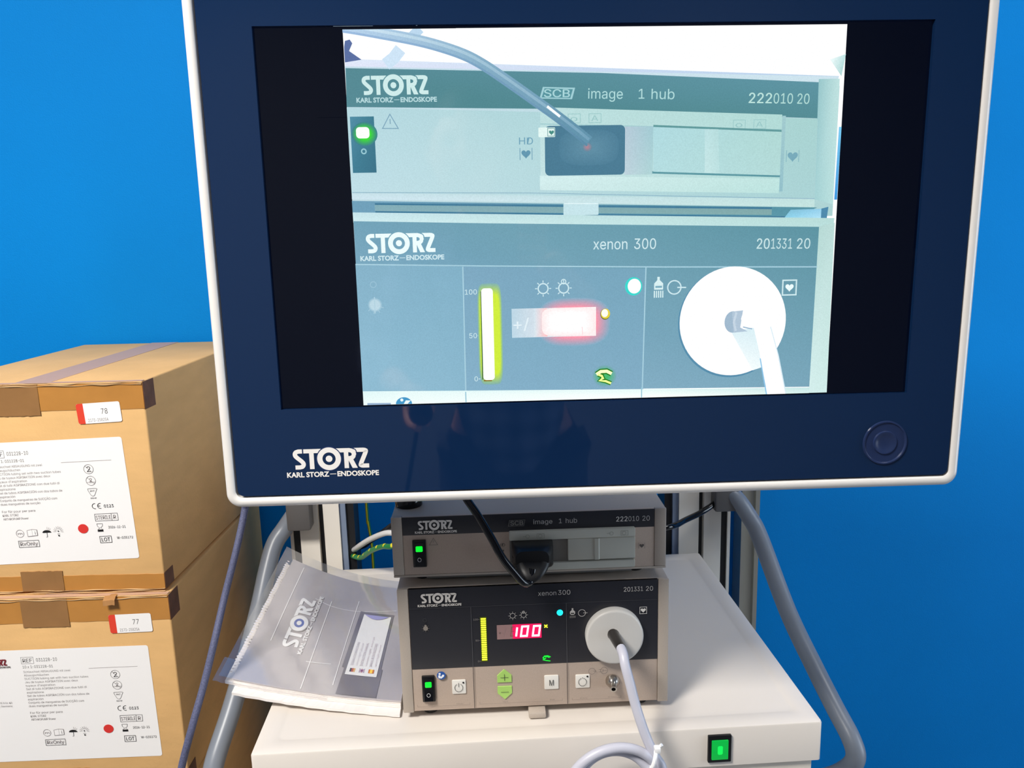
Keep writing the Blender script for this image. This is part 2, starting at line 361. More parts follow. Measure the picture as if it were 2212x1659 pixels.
knob = B(); lathe(knob, [(.0212, .0002), (.0207, -.0012), (.0196, -.0012), (.0188, .0), (.0165, .0002), (.0115, .0001), (.0108, -.0013), (.0094, -.0013), (.0075, -.0002), (.003, .0001), (.0002, .0002)], (.2709, -.0003, -.210 + H2), (0, 1, 0), 56)
obj('touch_ring', knob, M_ring, MON)
scr = obj('screen', mbox(-.2885, .0040, H2 - .1625, .2885, .0075, H2 + .1625), M_lcd, MON, smooth=False)
obj('housing', loft(B(), [mloop(.006, .044), mloop(.006, .050), mloop(.03, .062)], True, True), mat('housing_grey', (150, 150, 152), .5), MON)

def picture():
    F = Flat(.0001, .000008); L = 254.6
    class P(Flat): pass
    W_ = (255, 255, 255); T1 = (84, 142, 158); T2 = (72, 140, 150); CA = (174, 213, 222); CB = (160, 205, 208); DK = (70, 128, 158); LN = (166, 205, 220)
    F.rect((3, 6, 20), -288.4, -162.4, 288.4, 162.4)
    F.rect([(236, 248, 252), W_, W_, W_], -214.5, -160.9, 213.9, 160.2)
    # upper device in the picture
    F.poly([(225, 226, 245), (205, 225, 240), (178, 205, 232), (222, 232, 248)], [(-214.2, 128), (208, 112), (209, 118.2), (-214, 137)])
    F.poly([(190, 218, 225), (170, 208, 208), (150, 198, 198), (205, 226, 236), (196, 220, 232)], [(-214.5, 0), (210.3, 0), (210.2, 110), (208.3, 118), (-214.3, 131)])
    F.poly([(160, 205, 208), (184, 222, 220), (190, 224, 222), (150, 196, 200)], [(192, 15), (210.3, 10), (210, 116), (191.6, 116)])
    F.stroke((176, 210, 212), [(192.2, 82), (193.1, 15)], .5)
    F.poly([(84, 136, 146), (80, 134, 142), (84, 138, 146), (92, 146, 160), (90, 142, 156), (84, 136, 146)], [(-214.7, 98.3), (-53.6, 94.8), (192.1, 83.5), (191.6, 113.4), (2.5, 123.2), (-213.9, 129.6)])
    F.logo((205, 233, 232), -201, 107.8, 56 / 1505, bg=(86, 139, 150), tcol=(182, 216, 220))
    F.poly((160, 205, 212), [(-50.5, 103), (-22.5, 102.2), (-19.8, 111.5), (-47.5, 112.5)]); F.poly((86, 146, 156), [(-48.5, 104), (-24, 103.2), (-21.8, 110.3), (-46, 111.3)])
    F.text((168, 212, 216), 'SCB', -46.5, 104.2, 6.3, 22, .04, rot=-1)
    F.text((176, 218, 218), 'image', -8.8, 102.5, 8.2, 30, .0, rot=-1.2); F.text((176, 218, 218), '1', 35, 101.8, 8, None, 0); F.text((176, 218, 218), 'hub', 46, 101.4, 8.4, 20, 0, rot=-1.2)
    F.text((186, 224, 218), '222', 131, 97, 8.4, 20, .03, rot=-1.5); F.text((180, 220, 214), '010 20', 152.6, 96.4, 8.4, 31.5, .004, rot=-1.5)
    # body panel
    F.poly([(190, 220, 228), (168, 208, 210), (166, 208, 206), (180, 214, 222)], [(-214.6, 22), (193, 16), (192.1, 83.3), (-214.7, 98)])
    F.rect([(64, 124, 146), (58, 112, 134), (62, 122, 142), (80, 140, 164)], -212.5, 44, -192.2, 90.4)
    F.glow((60, 235, 40), (62, 124, 142), -200.8, 76, 11, 10, .35); F.rr((250, 255, 248), -208, 72.5, -196.6, 81.8, 3)
    F.arc((150, 200, 210), -202.2, 61.8, 1.9, 1.1)
    F.stroke((120, 160, 182), [(-178.5, 92), (-185.3, 80.4), (-171.9, 80.2)], .7, True); F.stroke((120, 160, 182), [(-178.6, 88), (-178.6, 84)], .7)
    F.text((110, 160, 182), 'HD', -68.6, 65.4, 5.8, 12, .01); F.heart((98, 150, 174), -62.8, 57.6, 4); F.stroke((120, 165, 185), [(-68, 62.5), (-68, 52.5)], .7); F.stroke((120, 165, 185), [(-57.5, 62.5), (-57.5, 52.5)], .7)
    # connector frame
    F.poly([(196, 224, 226), (178, 218, 214), (176, 216, 212), (186, 220, 220)], [(-50.5, 26.8), (160.6, 20.5), (160.8, 87), (-50, 96)])
    F.poly([(176, 212, 216), (170, 206, 204), (150, 196, 196), (150, 196, 200)], [(-50, 81.5), (161, 74), (160.8, 74.8), (-50, 82.6)])
    for x in (-24, -6, 120, 138): F.text((150, 196, 196), 'o' if x in (-24, 120) else 'A', x, 84 if x < 50 else 77, 4.5, 6, 0); F.box((150, 196, 196), x - 2, (82.6 if x < 50 else 75.6), x + 8.5, (90 if x < 50 else 83), .5)
    F.rect([(188, 208, 218), (172, 210, 212), (160, 200, 208), (180, 200, 214)], 23, 38.6, 48, 79)
    F.rr((74, 122, 146), -46.3, 38.8, 23.4, 80.4, 4); F.glow((96, 142, 164), (78, 126, 150), -8, 62, 26, 15, .1, sq=3)
    F.glow((176, 132, 146), (92, 138, 160), -9.4, 62.4, 4.4, 4, .15)
    F.rr((225, 244, 240), -51.8, 71.2, -37.3, 79.2, .8); F.heart((70, 140, 130), -40.5, 75, 2.2); F.box((90, 150, 150), -43.8, 72, -37.8, 78.5, .5)
    F.poly((92, 150, 160), [(47.6, 39.2), (161, 34.2), (161, 36), (47.6, 41.2)]); F.poly((96, 152, 154), [(48, 78), (160.8, 72.4), (160.8, 74.3), (48, 80)])
    F.poly([(178, 218, 222), (178, 216, 214), (174, 214, 210), (174, 216, 222)], [(48.5, 40.8), (160.8, 35.8), (160.6, 72.6), (48, 78.3)])
    F.poly([(196, 228, 228), (186, 222, 222), (180, 218, 218), (186, 222, 224)], [(94, 39.2), (107, 38.6), (105, 75.6), (93, 76)])
    F.poly([(146, 190, 200), (146, 190, 200), (160, 200, 204), (160, 200, 204)], [(161, 22), (164, 22), (164, 86), (161, 86)])
    F.heart((118, 168, 184), 171.6, 51.8, 4.6); F.stroke((140, 186, 194), [(166, 57), (166, 47)], .8); F.stroke((140, 186, 194), [(177, 57), (177, 47)], .8)
    F.poly([(206, 232, 232), (186, 224, 220), (190, 226, 222), (210, 236, 236)], [(-51, 27), (160.6, 20.5), (160.8, 33), (-51, 39)])
    F.poly([(206, 228, 238), (196, 226, 222), (190, 222, 220), (196, 222, 230)], [(-214.6, 22), (193.3, 8), (193.1, 15), (-214.5, 27.3)])
    F.stroke((140, 178, 196), [(-214, 27.6), (-60, 24.6), (60, 20), (193, 15.2)], .6)
    # gap between the devices
    F.poly([(110, 158, 184), (90, 150, 166), (84, 144, 160), (110, 158, 184)], [(-214.6, 10), (173.6, -.6), (196, 7.5), (-214.7, 20.6)])
    F.poly([(132, 172, 182), (130, 170, 170), (126, 166, 168), (128, 170, 180)], [(-195.3, 11.6), (155, 1.8), (155, 7), (-195.3, 17)])
    for a, b in (((-195, 17.6), (155, 7.6)), ((-195, 10.8), (172, -.4))): F.stroke((66, 122, 152), [a, b], 1.6)
    F.rr((196, 226, 232), -30.6, 4.8, .4, 15.4, 1); F.stroke((225, 244, 246), [(-30, 15), (0, 14.4)], .8)
    F.poly([(140, 208, 232), (176, 226, 246), (150, 206, 234), (128, 190, 214)], [(166.5, -1), (200, -2), (203, 6.4), (172, 6)]); F.poly((78, 136, 170), [(199.7, -2), (205, -2), (206, 8), (199.7, 6.5)])
    F.poly([(60, 150, 220), (60, 150, 220), (120, 200, 240), (120, 200, 240)], [(210.8, 14), (213.4, 14), (213.7, 76), (211.4, 76)])
    F.poly([(236, 250, 250), (190, 226, 226), (170, 212, 210)], [(200.4, 131.7), (213.9, 136), (211, 118)])
    # cable across the top
    cb = [tuple(p[:2]) for p in catmull([(-222, 163, 0), (-204, 160.4, 0), (-179.7, 156, 0), (-156, 151.5, 0), (-136, 146.5, 0), (-115, 139.5, 0), (-99, 131.5, 0), (-79, 118.5, 0), (-52, 99.8, 0), (-36, 88.6, 0), (-20, 76.6, 0), (-8, 67, 0)], 5)]
    n = len(cb); mix = lambda a, b, t: tuple(a[i] * (1 - t) + b[i] * t for i in range(3))
    F.stroke((186, 214, 236), [(-150, 160.1), (-160, 151)], 8); F.stroke((204, 226, 244), [(-167, 144), (-173, 137), (-180, 132)], 10); F.poly((90, 110, 160), [(-214, 146), (-214, 134), (-200, 136), (-210, 143), (-207, 149), (-209, 152), (-213, 151)])
    F.stroke([mix((190, 215, 240), (98, 146, 170), min(1, i / n * 1.15)) for i in range(n)], cb, 9.2)
    F.stroke([mix((214, 234, 248), (112, 158, 182), i / n) for i in range(n)], [(a, b + 1.6) for a, b in cb], 2.4)
    F.stroke([mix((160, 190, 226), (88, 136, 162), i / n) for i in range(n)], [(a - 1.5, b - 3.4) for a, b in cb], 1.8)
    F.stroke((246, 252, 255), [(-44, 96.5), (-33, 88)], 2.2)
    F.rect((3, 6, 20), -240, 159.9, -120, 162.4); F.rect((3, 6, 20), -240, 90, -214.6, 162.4)
    # lower device in the picture
    F.poly([(206, 234, 238), (184, 220, 218), (182, 218, 214), (196, 226, 232)], [(-214.5, 2), (211, -10), (212, -2), (-214.6, 10.8)])
    F.poly([(210, 236, 234), (206, 234, 230), (186, 218, 214), (180, 214, 210)], [(197, -160.8), (214, -160.8), (212.4, -6), (198.4, -9)])
    F.poly([(142, 180, 204), (120, 164, 184), (92, 146, 160), (112, 160, 178), (112, 160, 182)], [(-214.6, -148.5), (197.2, -155), (198.4, -9.4), (-97.8, -.7), (-214.3, 3.3)])
    F.poly([(132, 174, 198), (128, 170, 194), (118, 164, 186), (124, 166, 190)], [(-120, -150), (42, -153), (43, -43), (-120, -38)])
    F.poly([(142, 186, 208), (138, 182, 204), (128, 174, 196), (132, 176, 198)], [(-214.5, -148), (-121, -150), (-120.3, -38), (-214.7, -34)])
    F.stroke(LN, [(-214.7, -34), (-98.7, -37.8), (60, -42), (198.6, -44.8)], 1.1)
    F.logo((235, 250, 250), -204.5, -24.6, 60.5 / 1505, bg=(110, 160, 180), tcol=(205, 230, 236))
    F.text((208, 232, 236), 'xenon', -4.4, -25.2, 9.2, 30.5, .004, rot=-.8); F.text((208, 232, 236), '300', 32.2, -25.6, 9.2, 19.5, .004, rot=-.8)
    F.text((202, 228, 230), '20', 142.6, -27.6, 9, 11.5, .016, rot=-1); F.text((202, 228, 230), '1331', 155.6, -27.8, 9, 19, .0, rot=-1); F.text((202, 228, 230), '20', 179, -28.2, 9, 12, .004, rot=-1)
    for a, b in (((-120.4, -38), (-121.2, -150.5)), ((43, -42), (41, -153))): F.stroke(LN, [a, b], 1.1)
    F.poly([(238, 252, 250), (250, 255, 252), (214, 240, 236), (196, 228, 228), (228, 248, 246), (224, 246, 246)], [(-214.5, -160.9), (60, -160.9), (197, -160.9), (197.2, -155.6), (41, -153.2), (-214.5, -148)])
    for x in (-121.3, 40.4): F.stroke((150, 196, 214), [(x, -160.8), (x, -151)], 1)
    F.poly((150, 176, 206), [(-211, -160.9), (-189.7, -160.9), (-189.7, -159.4), (-211, -159)])
    F.poly((64, 150, 200), [(-177.8 + 7.4 * math.cos(math.radians(a)), -160.8 + 6.4 * math.sin(math.radians(a))) for a in range(0, 181, 15)]); F.circ((235, 250, 250), -179.6, -157, 1.4); F.poly((235, 250, 250), [(-174.5, -160.7), (-171.5, -157.6), (-176, -157.4), (-178, -160.7)])
    # bulb, scale, symbols
    F.glow((186, 214, 226), (136, 180, 202), -199.4, -70, 6.5, 6.5, .65); F.stroke((176, 208, 222), [(-199.6, -63), (-199.6, -77.5)], .8)
    F.circ((150, 190, 210), -200, -52, 3); F.circ((132, 176, 198), -200, -52, 2.2)
    for a in range(20, 180, 40): F.stroke((166, 200, 216), [(-199.4 + 5.5 * math.cos(math.radians(-a)), -70 + 5.5 * math.sin(math.radians(-a))), (-199.4 + 8 * math.cos(math.radians(-a)), -70 + 8 * math.sin(math.radians(-a)))], .6)
    for t, x, z in (('100', -108.6, -62.6), ('50', -109.6, -101.8), ('0', -109.8, -141.4)): F.text((206, 232, 236), t, x, z, 4.4, None, .01, 'r'); F.stroke((206, 232, 236), [(x + .8, z + 2.1), (x + 3.4, z + 2.1)], .7)
    F.glow((206, 235, 60), (128, 176, 176), -97.5, -99, 11, 46, .78, sq=6); F.stroke((70, 110, 60), [(-105, -60), (-105.4, -140)], 1); F.stroke((140, 120, 40), [(-104.5, -141), (-97, -141)], 1.4)
    F.rr((255, 255, 252), -104.8, -140.6, -94.4, -57.4, 3)
    for x in (-49.4, -31): 
        F.arc((206, 232, 238), x, -58.8, 4.4, 1.1)
        for a in range(0, 360, 45): F.stroke((206, 232, 238), [(x + 5.3 * math.cos(math.radians(a)), -58.8 + 5.3 * math.sin(math.radians(a))), (x + 7.2 * math.cos(math.radians(a)), -58.8 + 7.2 * math.sin(math.radians(a)))], .8)
    F.arc((206, 232, 238), -31, -53, 2, .8)
    F.glow((255, 150, 170), (130, 172, 196), -22, -89.5, 33, 22, .6, sq=3)
    F.rect([(190, 216, 230), (255, 240, 240), (255, 240, 240), (186, 212, 226)], -78, -102.4, -1.9, -76.2)
    F.rect([(214, 230, 238), (255, 190, 190), (255, 205, 205), (208, 226, 236)], -58, -102, -46, -76.4)
    F.glow((255, 255, 255), (255, 236, 236), -27, -89, 24, 12.8, .6, sq=5); F.text((226, 240, 246), '+/', -76.5, -95, 10, 14, .01)
    for x in (-14,): F.stroke((255, 210, 215), [(x, -101), (x - .6, -94)], .6)
    F.circ((70, 90, 40), 6.4, -82.9, 4.4, 5); F.circ((230, 210, 60), 6.6, -82.6, 4.2, 4.6); F.circ((255, 255, 240), 6, -82, 3, 3.6)
    F.circ((60, 215, 205), 32, -58.6, 7.8, 8.2); F.circ((255, 255, 255), 32.6, -58.4, 6, 6.6)
    hd = [(-1.5, -138), (2.5, -135.4), (8, -135.2), (12.5, -137.6)]; h2 = [(0, -138), (3.5, -139.5), (4.5, -141.8), (1.5, -143.8), (7, -144.4), (12, -146.6)]
    F.glow((70, 185, 110), (124, 168, 188), 6, -139.5, 11, 10, .3)
    F.stroke((30, 120, 20), hd, 5.2); F.stroke((30, 120, 20), h2, 4); F.stroke((250, 255, 200), hd, 3); F.stroke((240, 255, 150), h2, 2)
    F.poly((215, 238, 240), [(50.5, -62), (50.5, -56.5), (53.3, -53.5), (53.3, -50.6), (55.5, -50.6), (55.5, -53.5), (58.6, -56.5), (58.6, -62)]); F.rect((124, 172, 190), 51.6, -60.4, 57.6, -58.6)
    for k in range(5): F.stroke((215, 238, 240), [(50.8 + k * 1.9, -63), (50.8 + k * 1.9, -69.2)], 1)
    F.arc((206, 232, 238), 68.8, -60.3, 6, 1.1); F.stroke((206, 232, 238), [(71.5, -60.4), (79.5, -60.6)], 1.1)
    F.box((206, 232, 236), 167.6, -69.4, 180, -56.2, 1.2); F.heart((235, 250, 250), 173.8, -62.6, 3.8)
    # white socket disc with the cable
    F.circ((86, 140, 170), 122.2, -93.4, 49.4, 50.4, 56); F.circ((255, 255, 255), 123, -92.4, 48.8, 49.6, 64)
    F.poly([(222, 240, 246), (214, 236, 242), (236, 248, 250), (244, 252, 253)], [(122, -102), (143, -98), (155, -134), (143, -138)])
    F.circ((160, 184, 204), 123, -92.8, 7.6, 9.8); F.poly((176, 196, 214), [(122, -83.4), (132, -82.4), (130, -98), (137, -101.6), (124, -102.6)]); F.stroke((196, 212, 226), [(126, -84), (124, -93), (126, -101)], 2)
    F.poly((255, 255, 255), [(133, -81.6), (150, -83), (158, -96), (166, -125), (174.6, -160.8), (157.6, -160.8), (148, -119), (142.5, -98.8), (132.6, -97.4), (130.4, -90)])
    F.stroke((140, 196, 232), [(149.6, -127), (156.8, -160.8)], 1); F.stroke((214, 234, 244), [(158, -98), (166.5, -125), (175, -160.6)], .8)
    F.stroke((150, 180, 205), [(132.5, -97.6), (141, -99.6)], 1)
    return F
pic = picture().build('screen_picture', scr, PICTURE, fn=lambda x, z, d: (x / 1000, .0039 - d, z / 1000 + H2))

# ------------------------------------------------------------------ rocker switch (x, z centre in metres, on the face y = 0)
def rocker(parent, x0, z0, x1, z1, lit=True):
    cx, cz, w_, h_ = (x0 + x1) / 2, (z0 + z1) / 2, x1 - x0, z1 - z0
    s = obj('power_switch', rplate(B(), cx, cz, w_, h_, .0008, -.0022, .002, .0006), M_black, parent)
    bm = B(); a, b = w_ * .33, h_ * .42
    loft(bm, [[(cx - a, -.002, cz + s_ * b) for s_ in (-1, 0, 1)] + [(cx - a, .001, cz + b), (cx - a, .001, cz - b)],
              [(cx - a, -.0052, cz - b), (cx - a, -.0026, cz), (cx - a, -.0034, cz + b), (cx - a, .001, cz + b), (cx - a, .001, cz - b)],
              [(cx + a, -.0052, cz - b), (cx + a, -.0026, cz), (cx + a, -.0034, cz + b), (cx + a, .001, cz + b), (cx + a, .001, cz - b)]], True, True)
    obj('rocker', bm, M_gloss, s, ang=25)
    obj('lamp', rplate(B(), cx, cz + h_ * .2, w_ * .5, h_ * .2, .001, -.0042, -.001, .0004), M_ledg, s)
    F = Flat(.0052); F.arc((200, 200, 200), cx * 1000, (cz - h_ * .18) * 1000, 1.9, .55, rz=2.2); F.build('marking', s)
    return s

# ------------------------------------------------------------------ lower device: the light source
LS = thing('light_source', 'lower and taller grey device with red 100 readout and round white cable socket', 'medical device', (0, 0, Z0))
HX = .1514
bm = B(); bx(bm, 0, .0035, 0, .305, .335, HX, .0022); obj('casing', bm, M_case, LS)
bm = B()
pass
for x in (0, .2928): obj('side_trim', mbox(x, 0, 0, x + .0122, .0036, HX - .0002, .0012), M_case, LS)
obj('front_panel', mbox(.0126, .0008, .0018, .2924, .01, HX - .0004, .0003), M_caseD, LS)
obj('upper_film', mbox(.0127, .0003, .054, .2924, .004, .1510, .0002), M_char, LS)
for x in (.03, .275):
    for y in (.02, .31): obj('foot', lathe(B(), [(.009, -.0079), (.010, .002)], (x, y, 0), (0, 0, 1), 20), M_rubber, LS)
obj('front_tab', mbox(.1432, -.0105, -.0076, .1628, .01, -.0005, .0015), M_case, LS)
rocker(LS, .0229, .0143, .0374, .046)
def key(x0, z0, x1, z1, F, kind):
    k = obj('key', rplate(B(), (x0 + x1) / 2, (z0 + z1) / 2, x1 - x0, z1 - z0, .0012, -.0006, .002, .0003), M_btn, LS); return k
key(.0568, .0218, .0725, .0388, None, 0); key(.1623, .0223, .1785, .0394, None, 0); key(.1981, .0222, .2144, .0385, None, 0)
def arrow(up):
    bm = B(); P = [(-8.2, -8), (8.2, -8), (8.2, .6), (0, 8.2), (-8.2, .6)]; s = 1 if up else -1; cz = 41.4 if up else 20.4
    L = lambda y, k: [((116.7 + a * k) / 1000, y, (cz + s * b * k) / 1000) for a, b in P]
    loft(bm, [L(-.0005, .98), L(-.0003, 1), L(.001, 1)], True, True); return obj('up_key' if up else 'down_key', bm, M_lime, LS, smooth=False)
arrow(True); arrow(False)
F = Flat(.0009)   # print on the lower and upper panels
G = (52, 50, 50); S1 = (196, 192, 187); S2 = (226, 222, 216)
F.stroke((70, 70, 74), [(12.7, 128.3), (292.4, 127.6)], .35)
for x in (81.6, 188.6): F.stroke((84, 84, 88), [(x, 127.6), (x, 54)], .55); F.stroke((60, 54, 54), [(x, 54), (x, 3.2)], .7)
F.logo((226, 220, 212), 26.4, 134.6, 40 / 1505, bg=(38, 38, 44))
F.text(S1, 'xenon', 157.2, 138.0, 5.4, 20.4, .0); F.text(S1, '300', 179.6, 138.0, 5.6, 13.8, .0)
F.text(S1, '20', 253.6, 138.6, 5.4, 7.2, .02); F.text(S1, '1331', 261.8, 138.6, 5.4, 13.4, -.004); F.text(S1, '20', 278.6, 138.6, 5.4, 8, -.002)
F.circ((140, 132, 124), 30.2, 104.4, 2.7); F.circ((140, 132, 124), 30.2, 107.6, 1.3)
for a in range(0, 360, 45): F.stroke((110, 104, 98), [(30.2 + 3 * math.cos(math.radians(a)), 104.4 + 3 * math.sin(math.radians(a))), (30.2 + 4.4 * math.cos(math.radians(a)), 104.4 + 4.4 * math.sin(math.radians(a)))], .4)
F.arc((58, 58, 62), 29.6, 114.6, 2, .4)
for t, z in (('100', 111.6), ('50', 86.1), ('0', 60.6)): F.text((140, 134, 128), t, 88.9, z, 2.1, None, .005, 'r'); F.stroke((140, 134, 128), [(89.3, z + 1), (90.8, z + 1)], .35)
def sun(F, x, z, r, col, w_=.5):
    F.arc(col, x, z, r, w_)
    for a in range(0, 360, 45): F.stroke(col, [(x + r * 1.25 * math.cos(math.radians(a)), z + r * 1.25 * math.sin(math.radians(a))), (x + r * 1.7 * math.cos(math.radians(a)), z + r * 1.7 * math.sin(math.radians(a)))], w_ * .8)
sun(F, 128.1, 115.4, 2.9, S1); sun(F, 140.4, 115.8, 2.9, S1); F.arc(S1, 140.4, 119.3, 1.3, .5)
F.poly(S1, [(192.6, 114.8), (192.6, 117.4), (194.6, 119.4), (194.6, 121.6), (196.4, 121.6), (196.4, 119.4), (198.4, 117.4), (198.4, 114.8), (196.9, 113.6), (194.1, 113.6)]); F.rect((30, 30, 34), 193.6, 114.6, 197.4, 116)
for k in range(5): F.stroke((120, 116, 112), [(192.8 + k * 1.4, 112.6), (192.8 + k * 1.4, 109.8)], .8)
F.arc(S1, 206.1, 115.4, 4, .55); F.stroke(S1, [(207.6, 115.4), (212.4, 115.4)], .55)
F.box(S2, 271.6, 111.4, 279.4, 119.4, .5); F.heart(S2, 275.5, 115.6, 2.9)
# lower panel print
F.circ((36, 84, 160), 45.2, 46.4, 5); F.circ((235, 238, 245), 43.4, 48.4, 1.3); F.poly((235, 238, 245), [(41.6, 46.6), (44, 46.8), (44.6, 44.6), (46.6, 47.4), (48.6, 47), (48.2, 45), (45.4, 42.6), (42, 43.2)])
F.build('panel_print', LS)
F = Flat(.0013)
F.arc(G, 64.4, 29.8, 4.6, .5, 115, 425, rz=4.9); F.stroke(G, [(64.4, 30.6), (64.4, 35.8)], .5); F.circ((20, 20, 20), 69.8, 36, 1.1)
F.arc(G, 206, 30, 4.6, .5, 105, 435, rz=4.9); F.stroke(G, [(206, 34.4), (206, 36)], .5); F.circ((20, 20, 20), 211.6, 36.8, 1.1)
F.text(G, 'M', 170.4, 27.2, 7.2, 5, -.012, 'c')
F.stroke(G, [(112.2, 40), (121.2, 40)], .5); F.stroke(G, [(116.7, 35.8), (116.7, 44.2)], .5); F.stroke(G, [(112.2, 21.8), (121.2, 21.8)], .5)
F.arc((110, 100, 96), 216.9, 43.1, 3.7, .4); F.stroke((110, 100, 96), [(218.4, 43.1), (222, 43.1)], .4)
F.arc((110, 100, 96), 230.8, 43.3, 4, .4); F.stroke((110, 100, 96), [(224.6, 44.6), (228, 44.6)], .4); F.stroke((110, 100, 96), [(224.6, 42), (228, 42)], .4); F.stroke((110, 100, 96), [(229.4, 43.3), (234.2, 43.3)], .4); F.stroke((110, 100, 96), [(229.4, 41.4), (229.4, 45.4)], .4)
for a, b in ((16.6, 76.3), (87.8, 182.6), (193.9, 250)):
    F.stroke((134, 122, 114), [(a, 11), (a, 8.2), (b, 8.2), (b, 11)], .3)
for t, x in (('Power', 31.4), ('Standby', 65), ('Adjust', 117), ('Mode', 171), ('Air Pump', 207), ('Air Output', 240)): F.text((128, 116, 108), t, x, 9.2, 1.5, None, 0, 'c')
F.build('key_print', LS)
# bar display: twenty lit segments
BARS = []
for k in range(20):
    z = 61.9 + k * 2.62; x0 = 91.9 + k * .02
    BARS.append(z)
bs = obj('bar_display', mbox(.0912, -.0001, .0604, .0987, .001, .1146), mat('bar_window', (60, 66, 10), .3, emit=(70, 80, 0), es=.5), LS, smooth=False)
for z in BARS: obj('lit_bar', mbox(.0921, -.0006, z / 1000, .0979, .001, (z + 1.7) / 1000, .0002, 1), M_ylw, bs, smooth=False)
# digit display window with 100
dw = obj('digit_display', mbox(.1099, -.0002, .0867, .1275, .001, .1039), M_dispoff, LS, smooth=False)
obj('lit_window', mbox(.1276, -.00021, .0867, .1602, .001, .1039), M_dispred, dw, smooth=False)
F = Flat(.0003); F.text((150, 122, 120), '+/', 110.8, 91.6, 7.6, 9.6, -.01); F.stroke((160, 80, 84), [(130.2, 101.4), (126.6, 101.2), (125.2, 90.2), (128.6, 90.2)], .8); F.stroke((160, 80, 84), [(125.9, 96), (129.4, 96)], .8); F.build('unlit_digits', dw)
def seg(bm, pts, w_, closed=False):
    F = Flat(); F.stroke((0, 0, 0), pts, w_, closed); o = [bm.verts.new((v[0] / 1000, -.0008, v[1] / 1000)) for v in F.v]; b = [bm.verts.new((v[0] / 1000, .0, v[1] / 1000)) for v in F.v]
    n = len(pts)
    for f in F.f: bm.faces.new([o[i] for i in f]); bm.faces.new([b[i] for i in reversed(f)]); bm.faces.new([o[f[0]], o[f[1]], b[f[1]], b[f[0]]]); bm.faces.new([o[f[2]], o[f[3]], b[f[3]], b[f[2]]])
for xs in (0, 1, 2):
    bm = B()
    if xs == 0: seg(bm, [(131.4, 89.8), (132.9, 100.6)], 2.0)
    else:
        c = 141 + (xs - 1) * 13.4; P = [(c - 4.2, 89.8), (c + 2.6, 89.8), (c + 4.4, 101.4), (c - 2.6, 101.4)]
        seg(bm, P, 2.0, True)
    obj('lit_digit', bm, M_dig, dw, smooth=False)
F = Flat(.0012); 
lp = B(); lathe(lp, [(.0036, 0), (.0034, -.0008), (.0024, -.0016), (.0003, -.002)], (.1814, .0003, .116), (0, 1, 0), 24); obj('cyan_lamp', lp, M_cyan, LS)
def glyph(name, strokes, w_, m, depth=.0007):
    F = Flat()
    for P in strokes: F.stroke((0, 0, 0), P, w_)
    bm = B(); vs = [bm.verts.new((v[0] / 1000, .0003 - depth - v[2] * .2, v[1] / 1000)) for v in F.v]
    for f in F.f: bm.faces.new([vs[i] for i in f])
    return obj(name, bm, m, LS, smooth=False)
glyph('percent_light', [[(163.6, 99), (167, 102.2)], [(163.4, 102), (164.8, 101.4)], [(165.8, 99.6), (167.2, 99)]], 1.3, M_ylw)
glyph('hand_light', [[(161, 61.6), (163, 64), (166.6, 64.2), (170, 62.6)], [(161, 61.6), (163.6, 60.6), (164.8, 61.8)], [(163.4, 61), (161.4, 59.4), (164.8, 58.4), (169.6, 57.6)], [(163, 63.2), (166, 63.2), (168.6, 61.8)]], .9, mat('green_sign_light', (20, 200, 40), .3, emit=(20, 245, 60), es=1))
# round socket with its white disc, air outlet
sd = obj('socket_disc', lathe(B(), [(.0326, .001), (.0326, -.0085), (.0318, -.0098), (.0300, -.0104), (.006, -.0104)], (.242, 0, .0880), (0, 1, 0), 72, True, True), M_disc, LS)
obj('socket_hole', lathe(B(), [(.0066, -.0104), (.0066, -.0112), (.0052, -.0112), (.0052, -.0090)], (.240, 0, .0925), (0, 1, 0), 28), M_metal, sd)
obj('air_outlet', lathe(B(), [(.0082, .001), (.0082, -.002), (.006, -.006), (.0042, -.009), (.0040, -.014), (.0024, -.014), (.0022, -.004)], (.2408, 0, .0293), (.08, 1, .18), 32), M_metal, LS)

# ------------------------------------------------------------------ upper device: the camera control unit
HB = thing('camera_control_unit', 'upper flatter grey device with a black plug in its right half, stacked on the other', 'medical device', (-.0029, .00633, HX + .01113 + Z0), -.00801)
HH = .0712
bm = B(); bx(bm, 0, .0035, 0, .305, .335, HH, .0024); obj('casing', bm, M_case, HB)
for x, v in ((0, .0121), (.2918, .305)): obj('side_trim', mbox(x, 0, .0028, v, .0036, HH - .0002, .0012), M_case, HB)
obj('front_panel', mbox(.0123, .0008, .0029, .2916, .01, HH - .0004, .0003), M_caseD, HB)
obj('lower_rail', mbox(.0, .0005, 0, .305, .012, .0026, .0006), M_case, HB)
obj('upper_film', mbox(.0124, .0003, .0495, .2916, .004, .0703, .0002), M_char, HB)
obj('base_strip', mbox(.036, .004, -.0034, .267, .30, .0005, .0005), mat('dark_base', (98, 96, 92), .6), HB)
for x in (.03, .275):
    for y in (.03, .31): obj('foot', lathe(B(), [(.009, -.0111), (.010, .002)], (x, y, 0), (0, 0, 1), 20), M_rubber, HB)
rocker(HB, .0226, .0127, .0374, .0441)
sf = B()
rplate(sf, .1996, .0457, .1400, .0104, .0016, -.0045, .003, .0010)
so = obj('socket_hood', sf, M_pale, HB); obj('socket_sill', rplate(B(), .1996, .0086, .1400, .0090, .0016, -.0035, .003, .0010), M_pale, HB)
obj('socket_recess', mbox(.1300, .0004, .013, .2695, .004, .0406), mat('socket_back', (120, 116, 110), .6), so, smooth=False)
fl = B(); rplate(fl, .2321, .0274, .0752, .0254, .0012, -.0032, .002, .0008); obj('socket_flap', fl, M_pale, so)
